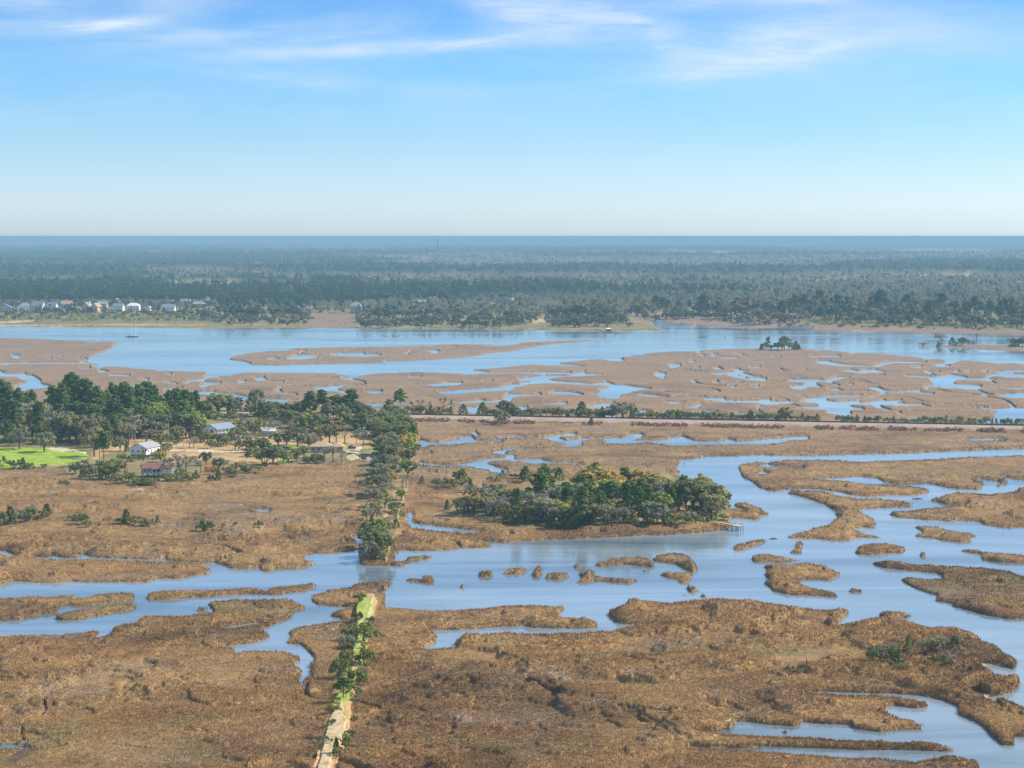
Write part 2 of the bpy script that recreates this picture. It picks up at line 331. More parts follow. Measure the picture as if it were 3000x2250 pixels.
# creeks of the marsh on the left behind the wood
W("N -300,1090 A1 0,545 40,555 40,568 150,572 270,565 280,580 350,590 400,620 440,645 440,680 520,700 560,715 200,745 160,715 300,665 320,655 230,630 180,600 0,600 N -300,1104")
W("N -300,1063 A1 350,453 900,450 960,446 960,460 550,462 350,461 N -300,1066")
for s in ("A1 130,365 215,375 190,408 145,395", "A1 860,505 970,500 975,512 900,512", "A1 1060,525 1100,530 1170,548 1080,555", "A1 1180,580 1400,585 1395,600 1200,590",
          "A1 1500,628 1600,628 1590,640", "A1 1800,575 1850,572 1840,582", "A1 1780,735 1880,725 1970,718 1930,740 1850,770 1780,765", "A1 1030,770 1100,768 1230,772 1180,790 1110,788",
          "A1 1990,652 2150,630 2212,620 A2 0,660 170,668 170,680 0,705 A1 2212,655 2080,655", "A2 -150,815 -80,775 0,755 100,760 110,775 340,800 480,825 470,840 350,855 330,840 120,815 0,790",
          "A1 2160,700 2212,690 2240,705 2212,715 2170,715", "A2 640,840 760,845 1000,848 890,860 900,875 700,895 650,885", "A2 400,910 470,910 400,935",
          "A2 530,612 640,610 665,640 570,645", "A2 360,655 440,648 420,668 370,668", "A2 680,655 850,660 800,665", "A2 740,755 800,745 830,765 780,768",
          "A2 1460,622 1620,598 1590,625 1600,650 1730,670 1730,690 1610,690 1400,700 1310,710 1180,722 1200,735 1300,760 1430,765 1500,785 1620,780 1620,765 1440,750 1410,735 1530,700 1650,695 1740,690 1720,665 1600,640",
          "A2 1720,755 1900,755 1915,765 1870,780 1780,775", "A2 1650,900 2050,890 2212,888 2240,900 2040,905 1740,935",
          # the marsh in the middle
          "A3 120,685 300,680 400,665 570,668 530,690 350,700 280,705", "A3 780,655 900,650 860,662",
          "A3 300,765 550,745 750,735 930,715 1060,695 1100,685 1200,685 1200,680 1280,690 1210,705 1150,715 1090,745 980,750 850,762 700,770 520,790 420,795 330,780",
          "A3 1170,625 1300,605 1430,598 1440,580 1470,580 1470,595 1740,592 1750,570 1900,545 1890,570 2080,578 1900,595 1700,600 1600,612 1480,620 1480,632 1700,660 1900,672 2000,675 2130,662 2212,690 A4 120,695 250,715 390,735 290,745 170,765 170,785 70,795 55,835 0,840 A3 2150,835 2060,825 2060,800 1900,800 2080,770 2050,745 2170,715 2180,700 2000,695 1700,680 1600,672 1450,672 1300,682 1220,680 1200,660 1400,660 1420,650 1200,640",
          "A3 590,582 700,570 900,560 1100,555 1500,553 1740,555 1750,572 1470,572 1430,580 1200,565 1100,565 800,570",
          "A3 480,880 600,870 800,858 820,868 900,860 1010,850 1050,800 1060,790 1200,795 1410,785 1420,800 1200,810 1110,830 1110,845 1050,870 900,880 700,885 560,890",
          "A3 1510,785 1560,768 1700,762 1800,775 1880,800 1760,800 1750,790", "A3 430,940 600,935 750,932 760,945 720,1000 650,990 540,950",
          "A3 1100,925 1270,930 1280,945 1420,950 1520,955 1640,955 1840,935 1850,950 1700,975 1560,970 1400,970 1180,975", "A3 1450,885 1700,880 1700,900 1500,898",
          "A3 1920,930 2000,910 2010,895 2212,885 2225,930 2212,965 2150,940 1960,945", "A3 1980,985 2212,975 2240,1000 2212,1060 2130,1060 2110,1000", "A3 0,600 130,602 100,612 0,612",
          "A4 160,965 280,965 410,985 300,1000 220,1030", "A4 200,790 350,790 580,820 480,825 300,810", "A4 540,870 760,880 700,890 610,895", "A4 780,930 860,915 920,900 970,900 910,920 910,945 820,940",
          "A4 850,985 1000,970 1100,980 1110,995 1220,1000 1330,990 1400,995 1540,1005 1790,1030 1740,1045 1560,1050 1530,1020 1300,1010 1150,1030 900,1015 850,1000",
          "A4 970,830 1190,828 1190,855 1330,865 1560,862 1580,848 1680,845 1690,870 1770,885 1770,905 1620,908 1600,885 1440,880 1180,880 1130,865 980,850",
          "A4 640,822 900,816 980,818 780,830", "A4 580,475 650,465 710,470 715,490 620,508", "A4 870,500 920,503 880,512", "A4 1070,515 1110,500 1170,525 1100,522",
          "A4 1060,575 1150,562 1330,545 1280,520 1340,520 1360,538 1440,545 1350,555 1230,560 1130,582", "A4 440,570 480,560 550,570 540,620 490,615 440,590",
          "A4 1230,590 1390,595 1410,605 1420,625 1500,620 1510,610 1640,620 1640,655 1540,645 1420,635", "A4 1070,670 1110,650 1130,665", "A4 1230,710 1310,706 1290,718", "A4 1480,708 1560,702 1540,716",
          "A4 820,438 870,436 825,452", "A4 1460,500 1580,495 1550,510 1470,510", "A4 880,333 940,333 900,348", "A4 928,371 968,371 950,383", "A4 1043,357 1080,357 1060,371", "A4 1120,390 1190,395 1340,403 1250,409", "A4 1710,398 1800,391 1760,409",
          "A4 1870,660 2000,630 2212,632 A5 110,655 A4 2212,655 2000,662", "A5 80,640 180,610 330,608 270,620 120,655 0,645", "A4 1900,710 2050,690 2080,665 2180,665 2190,695 2212,700 A5 30,715 A4 2100,714 2020,740 1930,730",
          "A4 1970,885 2060,860 2070,835 2212,815 A5 130,800 460,805 430,820 230,825 80,830 80,855 210,880 280,880 410,875 430,885 510,880 620,865 690,855 730,870 820,860 890,855 850,875 780,885 800,892 900,890 960,905 830,915 770,905 650,900 660,925 790,970 720,968 690,950 610,930 570,905 400,900 300,905 300,915 450,945 490,960 330,965 330,1015 250,1012 80,995 100,965 0,945 A4 2000,942 1960,930 2212,925 A5 0,915 110,905 0,885 A4 2050,880",
          "A5 0,378 200,373 230,383 60,390", "A4 2120,385 2212,378 A5 20,385 A4 2130,396", "A5 -20,432 110,435 120,445 300,475 500,485 590,485 680,460 750,445 900,440 1160,443 1000,453 800,455 700,475 650,495 560,488 300,492 100,475 -20,458",
          "A5 220,540 350,530 430,545 500,530 620,530 710,555 560,558 430,565 330,550", "A5 1000,500 1110,488 1080,512", "A5 1220,465 1350,455 1360,470 1260,475", "A5 1260,490 1410,485 1390,496",
          "A5 1880,590 1950,575 1940,555 1850,552 1960,543 2080,540 2090,570 2212,580 2330,590 2330,615 2212,615 2050,610 1960,600",
          "A5 920,590 1200,598 1220,605 1360,590 1420,580 1560,605 1600,620 1900,635 1780,640 1600,630 1500,632 1430,670 1500,685 1700,690 1750,705 1740,735 1600,740 1530,725 1330,708 1180,712 1170,740 1140,735 1140,710 1250,690 1230,660 1200,640 1200,610 950,599",
          "A5 520,715 640,720 690,745 760,760 1000,755 1090,745 1090,770 1240,790 1200,798 1050,771 820,770 680,765 550,735", "A5 90,738 200,735 250,750 150,752", "A5 310,684 370,687 330,693",
          "A5 1910,795 2100,785 2212,780 N 3300,1152 N 3300,1168 A5 2212,835 1980,825", "A5 830,905 960,898 1110,900 1140,912 1200,925 1100,911 950,913",
          "A5 1760,950 2000,945 2060,940 2212,938 N 3300,1194 N 3300,1222 A5 2212,1048 1900,1035 1910,1010 1860,990 1960,985 2060,975 1980,965",
          "A5 960,1075 1060,1065 1200,1075 1120,1090 1100,1106 960,1106", "A5 1640,1078 1700,1055 2212,1050 N 3300,1224 N 3300,1240 A5 1900,1106 1780,1100", "A5 850,1010 860,985 890,995",
          "A5 2000,540 2080,536 2212,530 2212,545 2100,548", "A5 1560,552 1640,545 1620,556", "A5 1440,548 1500,538 1480,556", "A5 1980,726 2212,722 2212,732 2050,732", "A5 1150,550 1300,548 1180,558", "A5 290,985 330,985 330,1010 250,1010",
          # far marsh on the right bank
          "A4 1220,55 1500,33 1640,40 1500,50 1300,62", "A4 1220,14 1400,9 1300,20", "A4 1960,62 2060,55 2150,72 2000,66"):
    W(s)
# between the railway and the wooded islet
W("B1 290,325 295,250 400,280 500,285 590,262 730,245 740,225 850,222 890,255 1000,258 1110,262 1120,238 1190,265 1130,275 900,270 800,275 690,295 560,298 400,310 360,325")
W("B1 840,170 900,165 930,195 925,210 850,175")
W("""B1 1150,232 1330,215 1560,222 1640,220 1760,208 1890,185 1980,185 1970,205 1800,215 1790,232 1870,262 2050,242 B2 0,240 200,235 300,232 470,228 530,182 640,180 690,205 650,230 540,245 540,258 700,265 870,258 1000,225 1100,215 1200,250 1250,270 1500,272 1580,245 1650,255 1690,268 1800,265 2000,240 2212,228
 B3 330,160 470,165 460,182 320,188 280,200 120,215 100,228 B2 2212,270 2000,290 1900,300 1700,295 1400,305 950,308 750,278 520,292 250,288 340,265 200,240 20,262 0,310 B1 2040,310 1860,325 1780,332 1880,305 1860,280 1720,255 1640,230 1330,224 1190,236""")
W("""B1 1780,330 1600,335 1480,335 1330,345 1230,372 1210,400 1250,415 1330,420 1270,445 1330,460 1600,470 1720,495 2050,503 2050,513 1700,508 1470,510 1480,500 1400,490 1200,472 1080,478 1000,510 1040,522 1120,545 1240,580 1245,630 1200,620 1070,600 1040,575 900,555 780,535 600,540 450,535 290,520 290,492 400,510 600,525 720,528 720,510 850,490 1080,450 1230,440 1230,425 1200,405 1080,395 1080,378 1200,350 1330,338""")
L("B1 990,512 1080,478 1250,472 1460,508 1400,522 1200,527 1050,526")
for s in ("B1 905,760 970,738 975,800 910,790", "B1 1140,800 1190,800 1200,855 1145,835", "B1 160,1040 225,1035 215,1110 230,1140 280,1160 450,1180 800,1222 970,1245 900,1260 700,1255 300,1214 180,1188 150,1150 165,1100",
          "B1 305,392 420,384 425,391 305,398", "B2 1480,1 1490,2 1485,3", "B3 1740,182 2030,180 2060,188 1800,192", "B1 1220,708 1290,715 1360,728 1260,725"):
    W(s)
# the main creek, west to east along its north bank, back along its south bank
W("""N -900,1720 B4 0,560 150,525 380,540 560,550 780,530 900,540 1150,545 1300,535 1600,540 1700,505 1900,505 2212,455 B5 0,412 60,395 80,380 50,350 0,335 0,292 100,290 190,320 260,350 400,350 540,345 550,375 640,378 680,360 900,355 1000,335 1060,310 1140,290 960,275 960,225 1050,215 1200,205 1430,180 1500,172
 1500,250 1530,320 1650,330 1780,330 1830,310 1850,215 1890,172 1991,176 B1 80,1447 350,1457 700,1432 1190,1412 1060,1390 980,1345 1120,1360 1200,1370 1500,1350 1800,1330 2212,1310 B2 100,1320 300,1305 600,1300 700,1285 850,1290 1000,1275 1200,1265 1400,1240 1580,1225 1600,1190 1820,1165 1880,1140 1700,1150 1600,1150 1600,1110 1650,1095 1900,1120 1990,1100 1930,1060 2030,1070 2030,1040 1900,970 1780,925 1700,935 1620,940 1800,1020 1700,985 1640,990 1550,960
 1560,880 1480,780 1300,700 1130,680 1040,640 1090,610 1020,560 1100,495 1060,468 1180,470 1330,440 1500,430 1900,418 2212,420 B3 400,318 700,310 1000,305 1300,300 1480,288 1900,272 2212,262 N 3900,1302 N 3900,2110 C4 1896,1240 1750,1190 1640,1180 1690,1165 1820,1130 1870,1080 1850,1035 1700,1035 1630,1000 1590,955 1700,950 1750,960 1830,980 1830,950 1870,920 1750,870 1700,820 1560,790 1620,775 1500,710 1380,680 1270,700 1100,670 1020,650 1040,630 1120,600 1100,590 960,580 890,580 890,600 950,625 900,640 750,655 600,670 620,630 690,575 640,555 450,560 250,545 0,510
 C3 1659,545 1400,510 1230,485 1100,490 870,510 700,500 550,510 550,550 440,570 410,590 450,605 490,645 550,660 800,665 920,680 750,668 560,680 450,705 180,735 0,730 C2 2212,580 1800,575 1650,565 1350,580 1260,590 1250,615 1180,645 1220,680 1000,690 920,690 1000,655 1070,610 980,545 1300,535 1600,515 1750,510 1850,525 2000,530 2212,525 C3 0,690 180,690 330,685 390,670 300,630 180,620 0,600 C2 2212,440 2100,430 2030,400 2060,385 2120,345 2000,350 1850,340 1600,345 1450,370 1200,380 900,380 630,355
 B5 1755,735 1750,600 1760,545 1830,500 1840,475 1700,480 1580,485 1480,495 1420,535 1170,570 1050,600 1030,665 1100,700 1300,715 1400,708 1350,745 1180,800 1310,830 1350,850 1340,870 C1 2212,600 2030,620 1900,650 1830,668 1880,680 1890,700 1840,740 1950,745 1980,770 2050,840 2010,870 2020,945 1960,970 1960,1010 1930,980 1970,940 1950,910 1900,870 1960,850 1950,830 1830,785 1580,790 1530,810 1520,780 1500,765 1420,760 1600,745 1700,720 1760,690 1720,670 1700,645 1800,610
 1850,590 1900,560 1900,530 2010,510 1920,480 1860,450 1700,450 1450,460 1350,470 1330,490 1370,510 1390,540 1340,550 1250,555 1160,565 980,565 900,580 890,610 780,620 730,650 720,680 600,710 650,670 650,655 560,670 400,685 180,690 60,700 0,725 N -900,1905""")
W("B4 1770,300 1800,258 1720,280 1600,295 1200,285 1000,270 910,240 830,275 700,280 560,240 560,270 420,262 360,265 420,285 650,295 1000,300 1300,308 1800,325 2200,335 2230,370 2212,385 2240,330 2212,325 1900,318")
W("B4 -200,200 0,200 80,205 180,245 100,260 0,235 -200,232"); W("D4 1250,708 1300,700 1350,705 1320,718"); W("D4 1655,710 1690,703 1725,706 1680,713"); W("B5 1415,45 1480,33 1530,38 1535,95 1500,122 1470,105 1470,75")
W("C1 1395,640 1480,632 1560,622 1680,608 1700,612 1600,632 1480,645"); W("C1 -100,1405 80,1395 160,1400 100,1420 0,1430 -100,1435"); W("Z3 1440,905 1500,925 1600,895 1660,900 1640,940 1500,945 1440,930"); W("Z3 1575,850 1650,848 1650,890 1580,890")
L("B3 2600,308 2212,312 2050,315 1700,332 1300,352 900,365 560,352 430,355 290,345 200,360 40,368 0,375 B2 1900,482 1720,512 1690,530 1720,575 1750,660 1850,710 1960,780 2050,805 2212,808 B3 220,605 330,590 480,585 640,600 730,615 850,645 950,652 1100,635 1280,640 1480,610 1440,590 1350,568 1150,560 1000,550 900,545 760,515 520,506 700,498 830,490 930,490 1030,505 1080,535 1200,548 1420,540 1550,570 1700,595 1850,595 1885,550 1890,535 1800,515 1870,510 2000,525 2030,540 1960,565 2010,575 2070,540 2080,520 2040,500 2212,512 2600,520")
W("B3 60,390 130,385 210,405 430,408 420,415 300,418 200,420 120,405"); W("B3 50,450 100,440 140,455 70,475")
for s in ("B3 270,622 330,605 400,610 500,605 600,620 750,655 850,665 940,670 1100,675 1250,690 1330,715 1280,738 1200,735 1050,740 900,755 870,762 900,785 1000,830 1000,860 1005,905 900,895 820,910 830,925 950,950 1150,975 1130,985 1000,985 850,978 800,1005 650,1005 500,990 250,990 300,965 450,930 550,895 620,885 660,850 720,820 680,790 700,770 650,750 600,715 480,675 380,645",
          "B3 1100,790 1150,770 1350,765 1500,745 1700,725 1740,715 1600,718 1500,690 1400,680 1510,655 1650,622 1720,625 1950,645 1980,630 2150,605 2150,595 2212,570 2900,550 2900,905 2212,900 2050,905 1900,880 1850,850 1700,845 1600,852 1400,840 1200,825",
          "B3 1300,885 1360,880 1530,890 1560,910 1680,940 1780,945 1870,972 1760,985 1820,1018 1700,1020 1560,1005 1450,985 1240,970 1380,945 1390,930",
          "C4 670,125 740,120 800,105 930,100 1030,125 1080,135 1050,170 950,170 880,182 760,180 710,160 750,140", "C4 1420,148 1470,135 1560,140 1620,160 1896,180 2500,190 2500,245 1896,240 1720,232 1620,215 1590,205 1600,180",
          "C4 770,235 850,230 930,225 1150,245 1300,255 1600,265 1800,290 1896,330 2500,350 2500,640 1896,630 1780,628 1600,590 1430,545 1340,535 1420,525 1280,500 1270,485 1300,470 1200,440 1130,410 1080,380 1025,345 1080,335 1200,345 1330,345 1330,325 1280,305 1130,290 950,280 850,250",
          "C4 0,195 30,178 130,180 250,203 450,215 200,230 20,228", "C4 60,255 100,245 350,245 510,255 560,285 630,310 560,350 540,358 450,350 340,350 340,375 400,405 550,435 640,470 560,475 450,465 250,455 150,430 130,400 70,380 130,345 80,315 120,280",
          "C4 240,167 310,135 310,100 340,85 370,105 340,140 350,172", "C4 640,430 700,408 760,416 795,440 720,446", "C3 1300,130 1320,108 1530,65 1540,80 1400,132 1350,149 1305,147",
          "C3 320,250 350,230 560,205 640,193 720,215 760,245 740,268 640,255 540,245 380,264", "C3 720,205 780,183 880,168 960,178 1020,220 1050,280 1020,302 960,277 900,247 780,227", "C3 770,320 830,293 880,303 1000,300 1015,310 990,372 950,377 895,367 930,347 850,337", "C3 630,288 700,273 780,283 680,298",
          "C3 180,380 260,340 220,320 230,298 290,283 370,305 330,325 480,340 640,343 640,357 570,379 450,370 330,362 220,383", "C3 0,325 50,308 130,308 180,325 80,350 0,348", "C3 170,267 200,243 240,243 245,267 200,273", "C3 960,400 1000,390 1055,415 1055,440 1010,446", "C3 900,452 940,440 1010,455 980,469", "C3 1050,467 1090,448 1140,465 1080,478",
          "C2 780,145 800,122 930,128 950,106 1010,100 1030,140 1070,163 980,166", "C2 1370,105 1400,72 1490,69 1505,95 1490,116 1380,114", "C2 1540,88 1650,55 1740,43 1820,60 1700,88 1600,95", "C2 1800,98 1850,58 1840,38 1880,32 1910,50 1890,98 1860,115", "C2 1900,122 1960,88 2050,83 2130,105 2050,133", "C2 1210,180 1260,172 1310,195 1260,204",
          "B4 -900,690 0,705 200,700 340,685 600,690 780,680 900,690 820,710 950,700 1050,670 1250,660 1440,662 1480,695 1430,735 1250,770 1000,800 850,800 740,785 620,795 600,802 640,830 620,860 450,880 300,915 220,945 0,960 -900,980",
          "B4 560,932 630,888 850,843 1100,808 1380,768 1440,768 1500,800 1420,847 1150,892 1000,912 850,952 680,957", "C1 940,437 980,413 1150,403 1400,398 1620,378 1740,393 1740,378 1780,368 1900,358 2040,348 2045,377 1980,402 1800,427 1600,422 1300,442 1100,457 960,462", "C1 1250,528 1290,505 1335,508 1335,532 1270,536",
          "D4 1950,985 1960,958 2050,938 2160,928 2160,940 2060,967 2000,987", "B3 150,997 180,985 222,992 200,999", "C4 1150,172 1190,165 1240,190 1190,195", "B5 1050,245 1100,238 1160,246 1100,252"):
    L(s)
W("B4 60,767 250,757 380,752 250,770 100,774")
# pools and creek in the lower right corner
W("""N 3900,2160 C4 1896,1443 1810,1440 1840,1500 1750,1500 1680,1440 1600,1360 1450,1290 1420,1285 1450,1240 1350,1200 1200,1160 1000,1145 560,1130 350,1132 560,1150 900,1165 1020,1180 1200,1200 1280,1230 1150,1250 1060,1240 1000,1225 930,1245 930,1270 1000,1305 1100,1330 1180,1360 1230,1390 1000,1400 900,1410 720,1385 700,1360 500,1355 360,1340 300,1370 200,1365 0,1350
 C3 1500,1355 1400,1340 1320,1345 1280,1390 1150,1410 1040,1412 1290,1430 1500,1430 C4 0,1437 300,1445 700,1475 1000,1490 1250,1490 1300,1500 1500,1535 1400,1545 1000,1535 700,1535 400,1520 150,1510 100,1520 0,1525 C3 1550,1500 1530,1520 1200,1525 1000,1510 1010,1525 1300,1540 1600,1550 C4 0,1545 400,1570 700,1590 900,1600 1150,1630 1200,1610 1300,1600 1450,1600 1560,1610 1590,1659 N 2880,2400 N 3900,2400""")
L("C4 175,1402 220,1390 320,1398 300,1415 220,1418")
for s in ("C1 1500,1128 1700,1114 1920,1104 1925,1116 1700,1128 1510,1136", "C1 0,1385 200,1368 430,1355 435,1366 300,1378 100,1392 0,1400", "C1 815,1215 940,1203 935,1212 830,1222", "Z3 1200,1092 1280,1085 1400,1092 1390,1110 1250,1104", "B1 230,600 300,592 420,600 590,612 590,632 400,634 250,625",
          "Z4 30,125 140,125 140,155 40,150", "Z4 120,480 280,478 300,550 110,545", "B5 1440,150 1500,130 1515,168 1440,178"):
    D(s)

# ----------------------------------------------------------------------------- dry ground
FLAT = []       # (label, outline) later ones win
def G(k, s): FLAT.append((k, poly(s)))
G('floor', "N -900,905 -900,960 0,956 600,962 905,961 905,925 1040,922 1050,961 1400,966 1700,969 1930,970 1890,950 1840,925 1960,915 2150,918 2300,925 2350,945 2520,960 2700,965 3900,990 3900,890 -900,890")
G('fargrass', "N -900,912 0,912 640,925 660,945 640,950 0,948 -900,950"); G('fargrass', "N 2300,925 3900,935 3900,978 3000,976 2700,968 2520,962 2350,948"); G('marsh', "N 2480,955 2600,960 3000,972 3900,985 3900,990 3000,980 2500,964")
G('marsh', "N 905,922 1045,922 1045,953 905,953"); G('fargrass', "N 1570,885 1650,888 1655,906 1580,902")
G('sand', "A1 1080,40 2212,46 2212,58 1500,58 1080,52"); G('sand', "A1 -900,44 600,45 1200,50 1200,58 0,56 -900,55"); G('sand', "A1 -900,5 0,12 350,0 370,12 200,30 0,36 -900,40"); G('sand', "A5 350,104 640,119 640,127 350,113"); G('sand', "A2 400,46 1200,44 1200,52 400,54"); G('sand', "A2 1600,66 2212,64 A3 500,68 A2 2212,74 1600,74")
G('sand', "N 1555,936 1575,928 1602,932 1600,948 1560,948"); G('lawn', "N 508,913 545,911 545,917 505,918")
# the farmyards on the left
G('floor', "N -900,1225 0,1230 300,1215 560,1195 800,1190 1000,1215 1190,1225 1190,1300 1130,1330 1110,1345 1000,1350 900,1362 800,1352 730,1340 690,1362 560,1392 480,1425 360,1418 250,1415 200,1390 170,1376 0,1378 -900,1382")
G('yard', "Z2 600,560 0,440 0,280 450,330 1100,330 2212,330 2212,560 2212,760 1700,760 1500,700 1250,800 1000,690 880,840 700,720 640,640"); G('yard', "N 760,1270 930,1285 1080,1275 1100,1320 960,1330 880,1310 760,1312"); G('yard', "Z3 0,860 400,850 420,960 200,985 0,1010")
G('yard', "N 360,1290 420,1290 380,1320 300,1340 290,1352 270,1352 270,1330 350,1310")
G('lawn', "Z1 -600,1170 0,1165 250,1165 400,1160 700,1168 1100,1160 1400,1245 1500,1300 1250,1360 1200,1420 900,1445 550,1450 400,1470 150,1480 -600,1490"); G('lawn', "Z3 410,925 480,905 600,930 560,975 420,975"); G('lawn', "Z3 1200,785 1320,780 1340,815 1210,815"); G('lawn', "Z3 1430,805 1520,800 1510,832 1440,832"); G('lawn', "Z3 480,790 600,785 820,840 800,880 720,860"); G('lawn', "Z3 1210,830 1300,835 1280,860 1220,855")
G('drive', "Z2 640,580 1000,575 1230,590 1500,598 1900,598 2212,605 2212,625 1900,622 1300,612 1000,595 640,598"); G('drive', "Z1 760,1170 1100,1165 1100,1190 1390,1240 1380,1255 1000,1215 800,1190"); G('drive', "Z3 0,835 250,830 250,850 0,850"); G('drive', "Z3 1340,790 1430,785 1440,840 1360,840"); G('drive', "Z2 800,520 1000,470 1000,485 830,530")
G('sand', "Z3 1260,930 1300,880 1420,855 1450,880 1400,935 1320,945"); G('sand', "Z2 750,640 810,640 815,662 760,665"); G('sand', "Z2 780,690 900,665 905,680 790,705"); G('sand', "Z2 50,1205 330,1195 320,1212 120,1220"); G('sand', "Z1 700,1445 930,1435 930,1450 720,1455")
# the wooded islet
G('floor', "B1 560,1040 700,960 900,900 1200,860 1500,760 1800,720 2100,640 B2 400,640 900,620 1050,700 1300,760 1480,830 1560,960 1600,1090 1560,1150 1400,1160 1000,1180 600,1200 0,1200 B1 1600,1190 1000,1150 800,1110")
G('yard', "B2 480,1060 800,1000 860,930 1150,950 1200,1080 1100,1140 900,1160 520,1130"); G('sand', "B2 780,1165 900,1150 1000,1140 1000,1160 860,1178"); G('lawn', "B2 1370,1135 1450,1125 1520,1140 1500,1160 1380,1160"); G('sand', "B2 1110,1010 1190,1015 1180,1040 1110,1045")
# the dike and its lane
G('berm', "N 1075,1640 1090,1540 1120,1440 1140,1340 1165,1240 1215,1240 1205,1340 1190,1440 1165,1540 1130,1650")
G('yard', "C2 -30,1900 60,1659 100,1500 140,1350 190,1230 240,1100 270,960 330,860 370,720 360,600 400,500 400,400 440,330 480,305 540,305 560,330 545,420 520,520 490,620 480,760 450,900 400,1050 350,1180 340,1290 330,1400 290,1560 240,1700 200,1900")
G('lawn', "C2 400,400 440,340 480,325 520,330 530,400 505,480 480,560 470,680 450,760 440,860 395,890 360,850 385,740 375,640 410,540"); G('lawn', "C2 215,1175 280,1090 310,960 380,900 400,960 360,1060 330,1150 260,1190")
G('sand', "C2 40,1900 100,1659 130,1500 170,1350 205,1265 250,1240 290,1290 312,1330 275,1450 225,1580 190,1700 120,1900"); G('sand', "C2 250,1240 275,1150 300,1050 335,960 365,880 392,800 405,700 395,620 412,560 440,500 462,430 480,350 495,325 502,325 490,370 474,440 455,520 424,570 410,625 420,700 408,800 380,890 350,970 318,1060 292,1160 280,1250")
G('sand', "C2 330,960 375,880 425,800 440,700 430,640 455,560 485,480 505,400 520,340 530,335 520,400 500,480 470,565 446,645 455,700 440,800 390,890 345,965")
G('lawn', "Z4 600,640 640,625 655,650 630,730 600,760 590,700"); G('sand', "C2 478,300 530,300 535,318 480,318"); G('yard', "Z4 510,790 560,700 620,660 640,690 620,800 540,830"); G('yard', "Z4 640,470 700,410 740,420 700,500 660,540")
G('yard', "C2 290,980 330,870 400,880 350,980"); G('yard', "C2 200,1080 230,1030 300,1020 280,1100")
G('sand', "C3 1230,1368 1280,1352 1325,1346 1300,1358 1240,1374"); G('sand', "C3 1030,1412 1150,1403 1280,1394 1285,1399 1150,1411 1040,1417"); G('sand', "C3 1000,1512 1300,1522 1540,1508 1540,1520 1200,1532 1010,1524"); G('sand', "C4 1540,960 1590,945 1740,945 1745,955 1600,960"); G('sand', "C4 1615,1175 1640,1170 1680,1180 1640,1188"); G('sand', "C1 1480,630 1600,618 1690,606 1695,612 1600,628 1500,640"); G('sand', "B1 140,1105 210,1110 215,1140 160,1150"); G('sand', "B1 990,1345 1060,1345 1120,1362 1060,1365")
# ----------------------------------------------------------------------------- the land as one height field
RAIL = lambda x: 1225 + (x - 1193)*.0183          # survey line of the railway
gx = np.concatenate([np.arange(-900, -90, 15.), np.arange(-90, 3091, 2.5), np.arange(3105, 3901, 15.)])
gy = np.concatenate([np.arange(900, 1300, 1.3), np.arange(1300, 2330, 2.0), np.arange(2330, 2480, 6.)])
NX, NY = len(gx), len(gy)
GX, GY = np.meshgrid(gx, gy)
WX, WY = ground(GX, GY)
# a little raggedness on every bank, in metres, turned into survey units
mp = np.array([mpp(y) for y in gy])[:, None]
dep = np.gradient(WY[:, 0], gy)[:, None]          # metres of depth per survey row (negative)
def inside(pl, X, Y):
    c = np.zeros(X.shape, bool); n = len(pl); j = n-1
    for i in range(n):
        (x0, y0), (x1, y1) = pl[i], pl[j]
        if y0 != y1:
            k = (y0 > Y) != (y1 > Y)
            if k.any(): c[k] ^= X[k] < (x1-x0)*(Y[k]-y0)/(y1-y0) + x0
        j = i
    return c
def sub(pl, pad=8):
    a, b = pl.min(0)-pad, pl.max(0)+pad
    i0, i1 = np.searchsorted(gx, [a[0], b[0]]); j0, j1 = np.searchsorted(gy, [a[1], b[1]])
    return slice(max(j0-1, 0), j1+1), slice(max(i0-1, 0), i1+1)
wob = 3.0*(1 - .75*sstep(1300, 1000, GY))
JX = GX + (fbm(WX/9, WY/22, 11, 3)-.5)*2.2*wob + (fbm(WX/2.5, WY/6, 12, 2)-.5)*1.3*wob
JY = GY + (fbm(WX/11, WY/26, 14, 3)-.5)*1.5*wob + (fbm(WX/3, WY/7, 15, 2)-.5)*.9*wob
def signed(pl, X, Y, R=14.0):
    """distance to an outline, positive inside, clipped at R survey units"""
    ins = inside(pl, X, Y); d = np.full(X.shape, R)
    n = len(pl)
    for i in range(n):
        a, b = pl[i], pl[(i+1) % n]
        lo, hi = np.minimum(a, b)-R-4, np.maximum(a, b)+R+4
        k = (X > lo[0]) & (X < hi[0]) & (Y > lo[1]) & (Y < hi[1])
        if not k.any(): continue
        px, py = X[k]-a[0], Y[k]-a[1]; e = b-a; q = e@e
        t = np.clip((px*e[0]+py*e[1])/q, 0, 1) if q > 0 else 0
        d[k] = np.minimum(d[k], np.hypot(px-t*e[0], py-t*e[1]))
    return np.where(ins, d, -d)
SD = np.full((NY, NX), 14.0)                      # positive on land
DITCH = np.zeros((NY, NX), bool)
for kind, pl in SHORE:
    s = sub(pl, 20)
    if kind == 'D': DITCH[s] |= inside(pl, JX[s], JY[s]); continue
    q = signed(pl, JX[s], JY[s])
    SD[s] = np.minimum(SD[s], -q) if kind == 'W' else np.maximum(SD[s], q)
